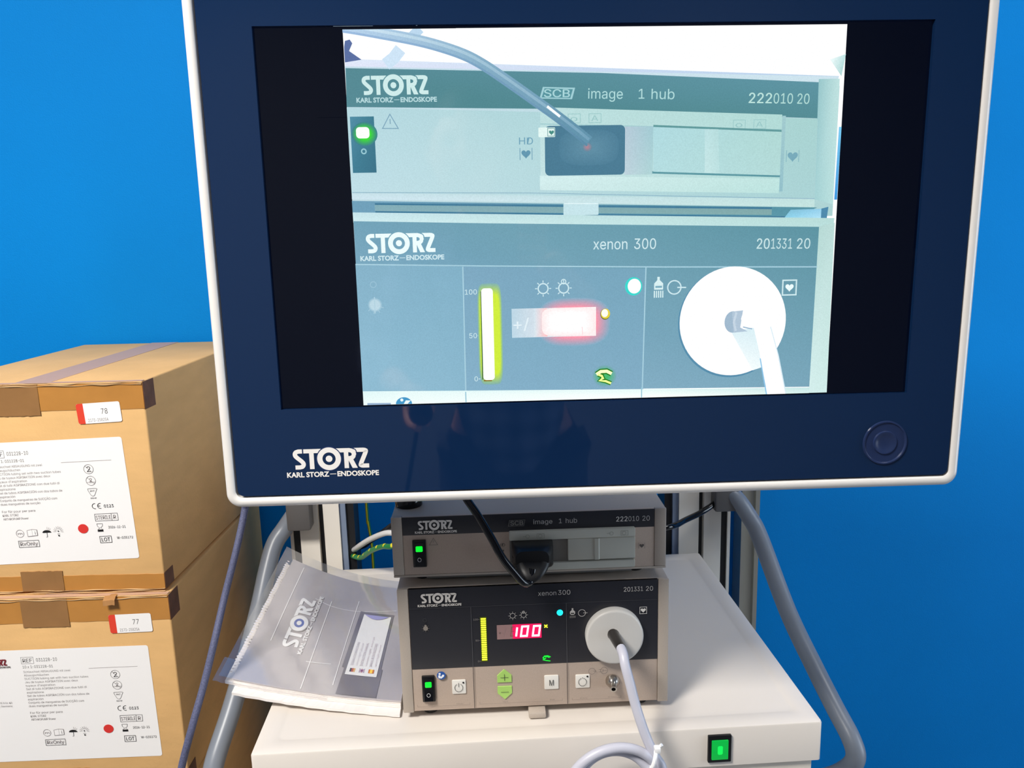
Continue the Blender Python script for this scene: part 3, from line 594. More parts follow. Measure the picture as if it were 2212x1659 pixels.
bm = B(); loft(bm, [[(.2265 + a, -.0034 - h, .0274 + z) for a, h in ((-.0028, 0), (-.0018, .001), (.0022, .0011), (.0034, 0))] for z in (-.0124, -.004, .004, .0124)], closed=False); obj('flap_grip', bm, M_pale, so)
F = Flat(.0009)
F.logo((232, 226, 218), 29.6, 55.9, 38 / 1505, bg=(38, 38, 44))
F.poly((112, 108, 104), [(128.9, 56.3), (146.4, 56.3), (148.2, 63.7), (130.4, 63.7)]); F.poly((46, 46, 50), [(129.6, 56.8), (146, 56.8), (147.6, 63.2), (130.9, 63.2)]); F.text((136, 132, 126), 'SCB', 131.6, 57.6, 4.8, 14, .035)
F.text(S1, 'image', 157, 58, 5.2, 21, 0); F.text(S1, '1', 185.2, 58, 5.4, None, 0); F.text(S1, 'hub', 192.8, 58, 5.6, 12.6, 0)
F.text(S2, '222', 248.9, 57.6, 5.6, 12.4, .03); F.text(S1, '010', 262.4, 57.6, 5.6, 11.8, .0); F.text(S1, '20', 278, 57.6, 5.6, 8.2, -.004)
F.stroke((110, 104, 100), [(46, 46), (41.3, 38), (50.5, 38)], .4, True); F.stroke((120, 114, 110), [(46, 43.6), (46, 40.6)], .4)
F.text((84, 80, 76), 'HD', 117.4, 33.4, 3.6, 7.6, .015); F.heart((96, 90, 86), 121.6, 28, 2.2); F.heart((92, 86, 82), 277.3, 28.3, 2.6)
F.stroke((120, 114, 108), [(274, 31.6), (274, 25)], .4); F.stroke((120, 114, 108), [(280.6, 31.6), (280.6, 25)], .4)
F.build('panel_print', HB)
F = Flat(.0049); g = (140, 140, 130)
for x in (150, 164, 243, 257): F.arc(g, x, 45.4, 2, .4); F.box(g, x - 3.6, 42.8, x + 4.4, 48, .35) if x in (164, 257) else F.stroke(g, [(x - 5, 45.4), (x - 1, 45.4)], .4)
F.build('socket_print', so)

# ------------------------------------------------------------------ cart
CT = thing('equipment_cart', 'cream white equipment cart with grey tube handles and twin rear posts', 'cart', (-.1604, -.0508, 0), .0173)
ct = Z0 - .008
def top():
    bm = B(); W_, D_ = .6307, .480
    def L(i, z, r): return [(W_ / 2 + a, D_ / 2 + b, z) for a, b in rrect(W_ - 2 * i, D_ - 2 * i, r, 5)]
    return loft(bm, [L(.004, ct - .0476, .003), L(0, ct - .0476, .004), L(0, ct - .0022, .004), L(.0007, ct - .0006, .004), L(.0024, ct, .004), L(.020, ct, .012), L(.0225, ct - .0008, .010), L(.026, ct - .0011, .008)], True, True)
obj('shelf_top', top(), M_cart, CT)
obj('cabinet_body', mbox(.0065, .006, .12, .6242, .46, ct - .0470, .004), mat('cart_body_paint', (224, 214, 200), .45), CT)
sw = obj('power_switch', rplate(B(), .5135, ct - .0245, .0262, .0330, .001, -.0030, .004, .0006), M_black, CT)
obj('switch_lamp', rplate(B(), .5135, ct - .0250, .0186, .0236, .0008, -.0046, .0, .0006), mat('green_switch_lamp', (10, 130, 50), .12, emit=(0, 190, 70), es=.55), sw)
obj('lamp_core', rplate(B(), .5135, ct - .0250, .006, .011, .002, -.0047, -.003, .0004), mat('green_lamp_core', (20, 220, 80), .2, emit=(10, 235, 85), es=.65), sw)
def post(x0, x1, inner):
    """square column: pale front flange with a slot, blue grey inner side"""
    y0, y1, z0, z1 = .500, .560, .10, 1.62
    w_ = x1 - x0; bm = B(); s0 = x0 + w_ * .47; s1 = s0 + .009
    P = [(x0, y0), (s0, y0), (s0, y0 + .012), (s1, y0 + .012), (s1, y0), (x1, y0), (x1, y1), (x0, y1)]
    loft(bm, [[(a, b, z) for a, b in P] for z in (z0, z1)], True, True)
    p = obj('post', bm, M_alu, CT, smooth=False)
    obj('slot', mbox(s0 + .0005, y0 + .0105, z0, s1 - .0005, y0 + .0118, z1), M_alud, p, smooth=False)
    # groove strips at the flanks of the column
    a = x1 + .0001 if inner > 0 else x0 - .0001; k = inner
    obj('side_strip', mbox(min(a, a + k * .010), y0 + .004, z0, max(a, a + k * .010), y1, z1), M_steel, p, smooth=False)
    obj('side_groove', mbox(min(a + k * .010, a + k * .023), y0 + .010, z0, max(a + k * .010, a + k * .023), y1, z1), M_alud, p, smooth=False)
    b = x0 - .0001 if inner > 0 else x1 + .0001
    obj('outer_groove', mbox(min(b, b - k * .012), y0 + .006, z0, max(b, b - k * .012), y1, z1), M_alud, p, smooth=False)
    obj('outer_lip', mbox(min(b - k * .012, b - k * .017), y0 + .002, z0, max(b - k * .012, b - k * .017), y1, z1), M_alu, p, smooth=False)
    return p
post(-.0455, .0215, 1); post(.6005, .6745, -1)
obj('crossbar', mbox(-.05, .562, 1.40, .68, .60, 1.46, .004), M_alu, CT)
obj('monitor_arm', mbox(.34, -.004, 1.36, .40, .5615, 1.44, .006), M_brack, CT)
def loc(x, y, z):  # room point -> cart point
    c, s = math.cos(-.0173), math.sin(-.0173); x += .1604; y += .0508; return (x * c - y * s, x * s + y * c, z + Z0)
LH = [(-.190, .47, .112), (-.209, .445, .100), (-.236, .435, .066), (-.251, .42, .044), (-.259, .395, .010), (-.264, .36, -.03), (-.270, .31, -.075), (-.285, .25, -.142), (-.300, .20, -.198), (-.300, .19, -.235), (-.275, .21, -.265), (-.22, .23, -.275), (-.155, .235, -.275)]
RH = [(.490, .47, .110), (.520, .44, .091), (.545, .432, .055), (.560, .42, .022), (.588, .36, -.082), (.610, .30, -.148), (.622, .25, -.186), (.632, .215, -.214), (.635, .203, -.238), (.624, .208, -.262), (.596, .22, -.284), (.55, .235, -.296), (.44, .245, -.30)]
for P in (LH, RH): obj('handle', tube(B(), [loc(*p) for p in P], .0142, 16), M_handle, CT)
for x0, x1 in ((-.228, -.190), (.486, .526)):
    a = loc(x0, .43, .066); b = loc(x1, .47, .13)
    obj('handle_bracket', mbox(min(a[0], b[0]), .470, a[2], max(a[0], b[0]), .5005, b[2], .004), M_brack, CT)
for x in (.06, .57):
    for y in (.06, .40):
        w_ = obj('castor', lathe(B(), [(.045, -.014), (.05, -.008), (.05, .008), (.045, .014)], (x, y, .05), (1, 0, 0), 28), M_rubber, CT)
        obj('castor_fork', mbox(x - .02, y - .02, .06, x + .02, y + .02, .121, .003), M_brack, w_)

# slim metal rail behind the cart
rl_ = B(); loft(rl_, [[(a, b, z) for a, b in ((.583, .585), (.591, .585), (.592, .592), (.608, .592), (.6095, .585), (.6175, .585), (.6175, .63), (.583, .63))] for z in (0, 1.72)], True, True)
tag(obj('metal_rail', rl_, M_rail, smooth=False), 'slim upright metal rail against the blue wall, right of the right-hand cart post', 'rail')

# ------------------------------------------------------------------ cardboard boxes
def carton(name, label, x1, y0, z0, W_, D_, Hh, rot, seed):
    rnd = random.Random(seed)
    t = thing(name, label, 'cardboard box', (x1, y0, z0 + Z0), rot, group='stacked cartons at the left')
    bm = B(); bx(bm, -W_, 0, 0, 0, D_, Hh, .0025, 3); obj('carton', bm, M_card, t)
    e = .0004
    # tape along the top and bottom edges of the front, round the corner and over the top seam
    def strip(nm, x0, z0_, x1_, z1_, m=M_tape, d=e):
        n = 24; bm = B(); rows = []
        for j in range(4):
            rows.append([(x0 + (x1_ - x0) * i / n, -d - rnd.random() * .0004, z0_ + (z1_ - z0_) * j / 3 + (rnd.random() - .5) * .0008) for i in range(n + 1)])
        rows.insert(0, [(p[0], .0002, p[2]) for p in rows[0]]); rows.append([(p[0], .0002, p[2]) for p in rows[-1]])
        loft(bm, rows, closed=False); return obj(nm, bm, m, t, ang=60)
    strip('tape', -W_ + .001, Hh - .037, -.0005, Hh - .0015); strip('tape', -W_ + .001, .0015, -.0005, .0225)
    strip('tape_patch', -.203, Hh - .043, -.139, Hh - .001, M_tape2, .0011); strip('tape_patch', -.198, .0012, -.140, .030, M_tape2, .0011)
    bm = B(); bx(bm, -.0002, -.0006, Hh - .038, .0006, .030, Hh - .001, .0002, 1); obj('corner_tape', mbox(-.0002, -.0006, .001, .0006, .026, .024, .0002, 1), mat('side_tape', (112, 74, 52), .45, spec=.25, noise=(60, .25), bump=(80, .0008)), t); obj('corner_tape', bm, mat('side_tape', (120, 84, 60), .3, noise=(60, .2), bump=(80, .001)), t)  # shade on the carton's side is put into this darker tape colour
    bm = B(); bx(bm, -W_ * .5 - .024, .0005, Hh - .0002, -W_ * .5 + .024, D_, Hh + .0005, .0002, 1); bx(bm, -W_ + .01, .0005, Hh - .0002, -.001, .008, Hh + .0004, .0001, 1)
    obj('seam_tape', bm, mat('seam_tape', (198, 160, 134), .4, spec=.3, bump=(50, .0005)), t)  # paler tone puts the glancing sheen into the top tape's colour
    # crinkled lip of tape and board along the front edges
    for zz, am in ((Hh - .001, 1), (.001, .6)):
        bm = B(); 
        for q in range(2):
            P = [(-W_ + .002 + (W_ - .003) * i / 18, -.0006 - .0005 * q - rnd.random() * .0009 * am, zz - .0026 * q + (rnd.random() - .5) * .0018 * am) for i in range(19)]
            tube(bm, P, lambda u: .0006 + .0003 * math.sin(u * 31 + q), 6, 4)
        obj('crinkled_edge', bm, mat('crinkled_tape', (206, 170, 122), .2, spec=.6), t)
    return t
def label_print(parent, x0, z0, sc, rot, full):
    """main label; x0, z0 its top right corner in mm; text to the left of it"""
    F = Flat(.0002); K = (60, 56, 56); Kl = (120, 112, 112); kk = (24, 22, 22); c, s = math.cos(math.radians(rot)), math.sin(math.radians(rot))
    F.rr((244, 242, 241), -250, -171.5, 0, 0, 3.4)
    tx = lambda t, x, z, h, w=None, b=0, col=K, al='l': F.text(col, t, x, z, h, w, b, al)
    F.box(K, -178, -21, -161, -11.2, .5); tx('REF', -176, -19, 5.6, 13, .015); tx('031228-10', -157.2, -18.2, 5, 29, .0)
    tx('10 x 1: 031228-01', -177.4, -27.8, 4.0, 42, 0)
    rows = ['Schlauchset ABSAUGUNG mit zwei', 'Absaugschläuchen', 'SUCTION tubing set with two suction tubes', 'Jeu de tuyaux ASPIRATION avec deux', "tuyaux d'aspiration", 'Set di tubi ASPIRAZIONE con due tubi di', 'aspirazione', 'Set de tubos ASPIRACIÓN con dos tubos de', 'aspiración', 'Conjunto de mangueiras de SUCÇÃO com', 'duas mangueiras de sucção', '', 'For für pour per para', 'KARL STORZ', 'ARTHROPUMP Power']
    for i, r in enumerate(rows):
        if r: tx(r, -177.4, -34.8 - i * 5.25, 3.1, len(r) * 2.17, -.004, Kl)
    F.stroke((150, 142, 142), [(-86, -31.4), (-18, -31.2)], .5)
    x = -50.5
    F.arc(K, x, -42.4, 6.4, .45); tx('2', x, -46.2, 7.6, 5, 0, K, 'c'); F.stroke(K, [(x - 4.4, -37.8), (x + 4.4, -47)], .45)
    F.arc(K, x + .6, -58.6, 6.4, .45); tx('2', x + .6, -60, 5, 3.4, -.01, Kl, 'c'); tx('STERILIZE', x + .6, -61.6, 1.6, 11, 0, Kl, 'c'); F.stroke(K, [(x - 3.8, -54), (x + 5, -63.2)], .4)
    F.stroke(K, [tuple(q[:2]) for q in catmull([(x - 5.6, -69.6, 0), (x + 6.4, -69.6, 0), (x + 5.6, -73, 0), (x + 2.4, -79.4, 0), (x - 1.4, -79.4, 0), (x - 4.8, -73, 0), (x - 5.6, -69.8, 0)], 4)], .45); tx('PHT', x + .6, -74.2, 2.4, 6, 0, K, 'c'); tx('DEHP', x + .8, -84, 2, 8, 0, K, 'c')
    F.arc(kk, x + .6, -94.4, 3.6, .8, 75, 285); F.arc(kk, x + 8, -94.4, 3.6, .8, 75, 285); F.stroke(kk, [(x + 4.6, -94.4), (x + 8, -94.4)], .8); tx('0123', x + 13, -97, 4.2, 13, .012, kk)
    F.box(K, x - 1.6, -115.6, x + 29.6, -105.6, .45); F.stroke(K, [(x + 21, -115.6), (x + 21, -105.6)], .45); tx('STERILE', x - .6, -113.4, 5.4, 20.4, -.006, Kl); tx('R', x + 23.4, -113.4, 5.4, 3.8, -.006, Kl)
    F.stroke(K, [(x - .6, -119.4), (x + 7, -119.4), (x + 6.6, -123), (x + 3.9, -125.4), (x + 6.8, -128), (x + 7, -130.6), (x - .6, -130.6), (x - .4, -128), (x + 2.6, -125.4), (x - .2, -123)], .4, True); F.rect(kk, x - .2, -130.8, x + 6.8, -127.8); tx('2026-12-21', x + 14.6, -126.8, 3.4, 23.4, 0)
    F.box(K, x + .6, -146.8, x + 16.4, -137.6, .6); tx('LOT', x + 2.8, -144.8, 5.2, 11.4, .012, kk); tx('W-035172', x + 24, -142.4, 3.4, 22, 0)
    F.circ((216, 52, 46), -70.6, -125.4, 7, 6.6)
    z = -128
    F.arc(Kl, -158, z, 5.2, .45); tx('m', -158, z - 1.4, 3, 6, 0, Kl, 'c'); F.poly(Kl, [(-148, z - 5), (-134, z - 4), (-134, z + 4.6), (-141, z + 5.4), (-148, z + 4)]); F.poly((244, 242, 241), [(-147.4, z - 4.4), (-134.6, z - 3.5), (-134.6, z + 4), (-141, z + 4.8), (-147.4, z + 3.5)]); tx('i', -137, z - 2.4, 4.6, None, .02, kk, 'c'); F.stroke(Kl, [(-141, z - 4.6), (-141, z + 4.8)], .3)
    F.poly(kk, [(-121 + 6 * math.cos(math.radians(a)), z - .4 + 3.6 * math.sin(math.radians(a))) for a in range(0, 181, 15)]); F.stroke(K, [(-121, z), (-121, z - 6), (-122.6, z - 7)], .5)
    for a in (40, 60, 80): F.stroke(Kl, [(-121 + 4.6 * math.cos(math.radians(a)), z + 4.6 * math.sin(math.radians(a))), (-121 + 8 * math.cos(math.radians(a)), z + 8 * math.sin(math.radians(a)))], .3)
    for a in range(-10, 200, 24): F.stroke(Kl, [(-105 + 3 * math.cos(math.radians(a)), z + 1 + 3 * math.sin(math.radians(a))), (-105 + 7 * math.cos(math.radians(a)), z + 1 + 7 * math.sin(math.radians(a)))], .35)
    F.circ(kk, -105, z + 1, .9); F.circ(kk, -105, z - 5.4, 1.1); F.arc(K, -105, z - 5, 2.4, .4, 40, 140)
    F.box(K, -162, -147.6, -134, -138.4, .5); tx('RxOnly', -160, -145.4, 5.2, 24, -.008, Kl)
    if full: F.logo((120, 30, 40), -232, -22, 34 / 1505, tcol=(60, 50, 50))
    if full:
        for i, r in enumerate(['KARL STORZ SE & Co. KG', 'Tuttlingen, Germany']): tx(r, -236, -80 - 5 * i, 2.4, 36, 0, Kl)
    o = F.build('shipping_label', parent, PRINT, fn=lambda x, z, d: ((x0 + (x * c - z * s) * sc) / 1000, -d - .0003, (z0 + (x * s + z * c) * sc) / 1000)); return o
def sticker(parent, x0, z0, rot, num):
    F = Flat(.0002); c, s = math.cos(math.radians(rot)), math.sin(math.radians(rot))
    F.rr((244, 242, 241), 0, 0, 58.4, 27.4, 2.6); F.poly((222, 66, 46), [(2.6, 0), (9.4, 0), (9.4, 27.4), (2.6, 27.4), (.6, 26.6), (0, 24.8), (0, 2.6), (.6, .8)])
    F.text((50, 48, 48), num, 32.4, 12, 7.2, 8.6, 0); F.text((110, 104, 104), '2173-25825A', 13.4, 2.2, 4.2, 27, -.004)
    o = F.build('number_sticker', parent, PRINT, fn=lambda x, z, d: ((x0 + x * c - z * s) / 1000, -d - .0009, (z0 + x * s + z * c) / 1000)); o['label'] = 'small white sticker with red end and number ' + num
HB1 = .292
B1 = carton('cardboard_box', 'upper brown carton of the left stack, sticker numbered 78', -.3438, .2125, .068, .298, .405, HB1, math.radians(-2.6), 3)
label_print(B1, -36.2, 285.8 - 68, 1.0, 1.6, True); sticker(B1, -90.2, 304 - 68, 2.6, '78')
B2 = carton('cardboard_box', 'lower brown carton of the left stack, sticker numbered 77', -.3385, .2045, .066 - .294, .298, .405, HB1, math.radians(-1.6), 5)
label_print(B2, -36.0, -10.6 + 228, 1.0, .6, True); sticker(B2, -84.6, 8.8 + 228, 1.2, '77')
zb = .066 - .294
B3 = carton('cardboard_box', 'third brown carton, hidden under the one numbered 77', -.3400, .206, zb - .294, .298, .405, HB1, math.radians(-2), 6)
B4 = carton('cardboard_box', 'bottom brown carton of the left stack, standing on the floor', -.3400, .206, -Z0, .298, .405, zb - .294 - .002 + Z0, math.radians(-2), 8)
# torn scrap of board on the lower carton's lid edge
bm = B(); loft(bm, [[(x, y, z + .001 * math.sin(x * 900)) for x in (-.086, -.080, -.074, -.070)] for y, z in ((-.009, HB1 - .010), (-.008, HB1 - .003), (-.003, HB1 + .0008), (.004, HB1 + .0006))], closed=False); obj('torn_flap', bm, M_cardin, B2)

# ------------------------------------------------------------------ brochures in a clear sleeve on the cart's left side
FL, FR, BL, BR = (-.226, .060), (-.004, .018), (-.213, .355), (-.004, .335)
def S(s, t, dz=0):
    x = (1 - s) * (1 - t) * FL[0] + s * (1 - t) * FR[0] + (1 - s) * t * BL[0] + s * t * BR[0]
    y = (1 - s) * (1 - t) * FL[1] + s * (1 - t) * FR[1] + (1 - s) * t * BL[1] + s * t * BR[1]
    return Vector((x, y, Z0 - .008 + .012 + (.018 + .042 * t) * abs(1 - s) ** 2 * (1 if s <= 1 else 0) + dz))
BO = Vector((-.10, .19, Z0 - .008))
def sheet(s0, s1, t0, t1, z1, z0, wig=0, ns=24, nt=16, sh=(0, 0)):
    bm = B(); top = []; bot = []
    for j in range(nt + 1):
        for L, z in ((top, z1), (bot, z0)):
            row = []
            for i in range(ns + 1):
                p = S(s0 + (s1 - s0) * i / ns, t0 + (t1 - t0) * j / nt, z) - BO; p.x += sh[0]; p.y += sh[1] + (wig * math.sin(i * 2.1) if j == 0 else 0)
                row.append(bm.verts.new(p))
            L.append(row)
    for j in range(nt):
        for i in range(ns):
            bm.faces.new((top[j][i], top[j][i + 1], top[j + 1][i + 1], top[j + 1][i])); bm.faces.new((bot[j][i], bot[j + 1][i], bot[j + 1][i + 1], bot[j][i + 1]))
    for a, b in (((0, slice(None)), 0), ((nt, slice(None)), 0)):
        for i in range(ns): r = a[0]; bm.faces.new((top[r][i], top[r][i + 1], bot[r][i + 1], bot[r][i]))
    for j in range(nt):
        for i in (0, ns): bm.faces.new((top[j][i], top[j + 1][i], bot[j + 1][i], bot[j][i]))
    return bm
KX, KZ = 222, 300
BRO = thing('brochure', 'grey brochure with white company logo and language label, on top inside a clear sleeve', 'brochure', BO)
obj('pages', sheet(.075, .995, .004, .93, -.0012, -.0040, .0004), M_pages, BRO); obj('cover', sheet(.07, .998, .0, .935, 0, -.0011), M_cover, BRO)
F = Flat(.0003, .00005)
def stl(*P): F.stroke((255, 255, 255), [tuple(q[:2]) for q in catmull([(s * KX, t * KZ, 0) for s, t in P], 8)], 1.1)
stl((.16, .90), (.165, .60), (.174, .28)); stl((.422, .69), (.435, .35), (.449, .01)); stl((.595, .745), (.602, .4), (.612, .06)); stl((.315, .676), (.445, .646), (.612, .65), (.86, .70)); stl((.418, .19), (.49, .193), (.562, .199))
dk = (128, 122, 130)
P0 = [(.626, .616), (.633, .4), (.640, .2), (.645, .006)]; P1 = [(.864, .006), (.858, .2), (.852, .4), (.848, .66)]
F.grid(dk, .642 * KX, .006 * KZ, .862 * KX, .20 * KZ, 6, 4)
F.grid(dk, .628 * KX, .19 * KZ, .852 * KX, .655 * KZ, 6, 10)
F.logo((255, 255, 255), .338 * KX, .262 * KZ, 117 / 1505, ky=.0505, rot=91, mid=(40, 88, 186), bg=(190, 184, 187))
F.grid((255, 255, 255), .658 * KX, .138 * KZ, .838 * KX, .628 * KZ, 6, 10)
for i in range(3):
    x = (.694 + i * .054) * KX; a = .172 * KZ; fw = 7; fh = 8
    if i == 0: [F.rect(c_, x - fw / 2 + fw * k / 3, a - 4, x - fw / 2 + fw * (k + 1) / 3, a + 4) for k, c_ in enumerate(((40, 30, 30), (200, 80, 40), (236, 190, 110)))]
    elif i == 1: F.rect((214, 204, 214), x - 3.5, a - 4, x + 3.5, a + 4); F.stroke((170, 70, 90), [(x - 3.5, a), (x + 3.5, a)], 1); F.stroke((170, 70, 90), [(x, a - 4), (x, a + 4)], 1); F.stroke((90, 80, 140), [(x - 3.5, a - 4), (x + 3.5, a + 4)], .6); F.stroke((90, 80, 140), [(x + 3.5, a - 4), (x - 3.5, a + 4)], .6)
    else: F.rect((196, 120, 70), x - 3.5, a - 4, x + 3.5, a + 4); F.rect((238, 200, 90), x - 1.6, a - 4, x + 1.6, a + 4)
    for q, t in enumerate(('GEBRAUCHSANWEISUNG', 'INSTRUCTION MANUAL', 'MANUAL DE INSTRUCCIONES')): 
        if q == i: F.text((176, 166, 180), t, x - 1, .205 * KZ, 3.2, 54, -.004, rot=90); F.text((196, 188, 200), 'xenon light source', x + 4.6, .205 * KZ, 2.6, 70 if i == 1 else 52, -.004, rot=90)
F.poly((150, 150, 196), [((.665 + .16 * k / 8) * KX, (.622 - .035 * math.sin(math.pi * k / 8)) * KZ) for k in range(9)])
F.build('cover_print', BRO, GLOSSPRINT, fn=lambda x, z, d: tuple(S(x / KX, z / KZ, d + .0003) - BO))

SL = thing('plastic_sleeve', 'clear plastic sleeve with a punched strip, wrapped round the grey brochure', 'sleeve', BO)
obj('film', sheet(0, .999, -.006, 1.0, .0022, .0020), M_clear, SL)
F = Flat(.0002); rnd = random.Random(2)
for k in range(46): F.circ((214, 212, 218), (.052 + .004 * math.sin(k)) * KX, (.03 + .019 * k) * KZ, 1.9, 1.5, n=10)
F.build('punched_strip', SL, GLOSSPRINT, fn=lambda x, z, d: tuple(S(x / KX, z / KZ, d + .0022) - BO))
for k, (nm, lb, z1, z0, s0, t0, sh) in enumerate((('brochure', 'white-edged booklet directly under the grey logo brochure', -.0045, -.0080, .03, .004, (0, -.002)), ('leaflet', 'thin white leaflet at the very bottom of the paper pile', -.0084, -.0116, .085, -.03, (.0, -.004)))):
    o = sheet(s0, .995, t0, .9, z1, z0, .0006, sh=sh)
    t = thing(nm, lb, 'booklet' if k == 0 else 'leaflet', BO); obj('pages', o, M_pages, t)
t = thing('plastic_sleeve', 'crumpled clear sleeve corner jutting out left under the top brochure', 'sleeve', BO)
obj('film', sheet(-.035, .6, -.015, .13, -.0041, -.0043, .0012), M_clear, t)

# ------------------------------------------------------------------ cables and small things
def q(*P): return [(a, b, c + Z0) for a, b, c in P]
CC = thing('camera_cable', 'black cable with a chunky black plug in the upper device', 'cable', (.15, -.02, .18 + Z0))
cl = lambda P: [(a - .15, b + .02, c - .18) for a, b, c in P]
hx = lambda x, z: (x - .0029, z + HX + .01113)     # upper device face -> room
bm = B(); secs = []
for (x, z, w_, h_, y, r) in ((154.8, 27, 45.6, 27.2, .0025, 3), (154.8, 27, 45.6, 27.2, -.008, 3), (154.6, 28, 44.6, 27, -.020, 5), (154, 30, 42, 24, -.030, 8), (153, 32, 36, 18, -.037, 8)):
    a, c = hx(x / 1000, z / 1000); secs.append([(a + u - .15, y + .0063 + .02, c + v - .18) for u, v in rrect(w_ / 1000, h_ / 1000, r / 1000, 6)])
loft(bm, secs, True, True); pl = obj('plug', bm, M_rubber, CC)
bm = B(); secs = []
for (x, y, z, w_, d_) in ((153.5, -24, 30, 43, 24), (153.2, -31, 24, 38, 25), (152.4, -37, 19, 32, 22), (151.4, -41, 14, 24, 18), (149.8, -44.5, 10.6, 14, 12), (148.2, -46, 8.6, 8, 8)):
    a, c = hx(x / 1000, z / 1000); secs.append([(a + u - .15, y / 1000 + .0063 + .02 + v, c - .18) for u, v in rrect(w_ / 1000, d_ / 1000, min(w_, d_) / 2100, 6)])
loft(bm, secs, True, True); obj('plug_boot', bm, M_rubber, CC)
obj('cable', tube(B(), cl([(.150, -.036, .186), (.1465, -.041, .1735), (.139, -.048, .1765), (.129, -.05, .1895), (.1178, -.05, .2056), (.1065, -.045, .227), (.0929, -.04, .251), (.0805, -.035, .270), (.068, -.03, .299), (.055, -.026, .34), (.05, -.024, .40), (.06, -.030, .45), (.075, -.046, .47)]), .0042, 12), M_gloss, CC)
LC = thing('light_cable', 'pale grey light cable plugged into the round white socket, coiled at the cart front', 'cable', (.24, -.04, .05 + Z0))
l2 = lambda P: [(a - .24, b + .04, c - .05) for a, b, c in P]
obj('metal_plug', tube(B(), l2([(.2396, -.009, .0930), (.2410, -.026, .0936), (.2428, -.045, .0946)]), lambda t: .0062 - .0008 * t, 20, 4), mat('gunmetal_plug', (44, 40, 38), .28, metal=.7), LC)
cp = [(.2426, -.0435, .0945), (.2434, -.054, .0925), (.2444, -.062, .0835), (.2484, -.068, .066), (.2524, -.073, .0477), (.2578, -.079, .028), (.2645, -.083, .0086), (.272, -.0855, -.008), (.279, -.088, -.022)]
cc_, cz_ = (.2255, -.044), 0
for k in range(0, 64):
    a = -10 - k * 14.5; rr = .0505 - .0000 * k; tt = k / 63
    R0 = .0515 if k < 25 else (.0415 if k < 50 else .034); 
    cp.append((.2285 + R0 * math.cos(math.radians(a)) * 1.0, -.089 + .0125 * math.sin(k * .33) * .35 + (.004 if 25 <= k < 50 else 0) + (.012 if k >= 50 else 0), -.0445 + R0 * math.sin(math.radians(a)) * 1.02))
obj('cable', tube(B(), l2(cp), .0053, 14, 4), M_cableg, LC)
tb = B(); tube(tb, l2([(.262, -.1000, -.014), (.2655, -.1015, -.0075), (.2685, -.0995, .0005), (.2705, -.094, .0048)]), .0022, 8, 6); bx(tb, .2688 - .24, -.0975 + .04, .0035 - .05, .2750 - .24, -.090 + .04, .0095 - .05, .0008, M=None); tube(tb, l2([(.2735, -.094, .0085), (.2765, -.095, .0125)]), .0018, 8, 2)
tube(tb, l2([(.262, -.1000, -.014), (.264, -.094, -.0195), (.269, -.084, -.016), (.273, -.080, -.008), (.2725, -.085, .002)]), .0016, 8, 6)
tag(obj('cable_tie', tb, M_tie), 'white nylon tie round the coiled pale grey cable', 'cable tie').location = (.24, -.04, .05 + Z0)
def cable(name, label, P, r, m, n=10, cat='cable'):
    P = q(*P); o = P[0]; b = obj(name, tube(B(), [(a - o[0], b - o[1], c - o[2]) for a, b, c in P], r, n), m); b.location = o; return tag(b, label, cat)
cable('power_cable', 'black cable running from behind the upper device to the right-hand post bracket', [(.290, .340, .085), (.30, .352, .068), (.34, .36, .060), (.3866, .365, .069), (.4066, .38, .0665), (.4266, .40, .0667), (.4657, .43, .0703), (.5029, .452, .0865), (.512, .468, .105)], .0050, M_gloss)
cable('black_cable', 'short black cable behind the upper device leading toward the left post', [(.02, .342, .165), (.0, .350, .130), (-.048, .372, .0885), (-.075, .42, .056), (-.0982, .455, .032), (-.112, .48, .014), (-.126, .496, .004), (-.132, .498, -.002)], .0052, M_rubber)
bm = B(); EP = q((-.1125, .52, .44), (-.1120, .52, .075), (-.1107, .52, .040), (-.1068, .52, -.002), (-.1066, .52, -.036), (-.106, .52, -.25))
ew = obj('earth_wire', tube(bm, EP, .0026, 10), M_grn); tag(ew, 'thin upright yellow and green earth wire between left post and upper device', 'wire')
es_ = obj('yellow_stripe', tube(B(), [(a - .0008, b - .0012, c) for a, b, c in EP], .0021, 8), M_yel, ew)
EW = thing('earth_lead', 'striped yellow and green earth lead entering behind the upper device at left', 'wire', (0, 0, Z0))
P = [(-.138, .494, -.012), (-.128, .45, .006), (-.110, .42, .016), (-.0874, .38, .043), (-.0630, .345, .064), (-.040, .320, .076), (.0, .335, .100), (.02, .344, .165)]
obj('green_sheath', tube(B(), P, .0042, 10), M_grn, EW)
bm = B(); Pc = catmull(P, 10)
for k in range(0, len(Pc) - 5, 6):
    tube(bm, [p + Vector((0, -.0010 + .0006 * i, .0012 - .0007 * i)) for i, p in enumerate(Pc[k:k + 4])], .0038, 10, 2)
obj('yellow_stripe', bm, M_yel, EW)
cable('white_cable', 'pale grey cable arching above the striped earth lead behind the upper device', [(-.137, .484, .006), (-.128, .46, .014), (-.110, .425, .036), (-.0874, .395, .058), (-.060, .365, .078), (-.035, .352, .085), (.01, .352, .11), (.03, .345, .16)], .0046, M_wirew)
cable('braided_cord', 'blue grey braided cord hanging in front of the cartons, left of the cart', [(-.085, -.062, .47), (-.10, -.040, .472), (-.14, .01, .44), (-.185, .08, .29), (-.1940, .115, .225), (-.1975, .118, .205), (-.2053, .100, .1646), (-.2177, .080, .114), (-.2247, .050, .0701), (-.2338, .030, .0288), (-.2440, .010, -.011), (-.2570, 0, -.056), (-.2700, -.005, -.11), (-.29, .0, -.3), (-.30, .02, -.6), (-.30, .03, -.835)], .0042, M_cord, 12, 'cord')
cp_ = thing('lens_cap', 'glossy black round cap standing on the left end of the upper device', 'cap', (.0138, .0455, .2338 + Z0))
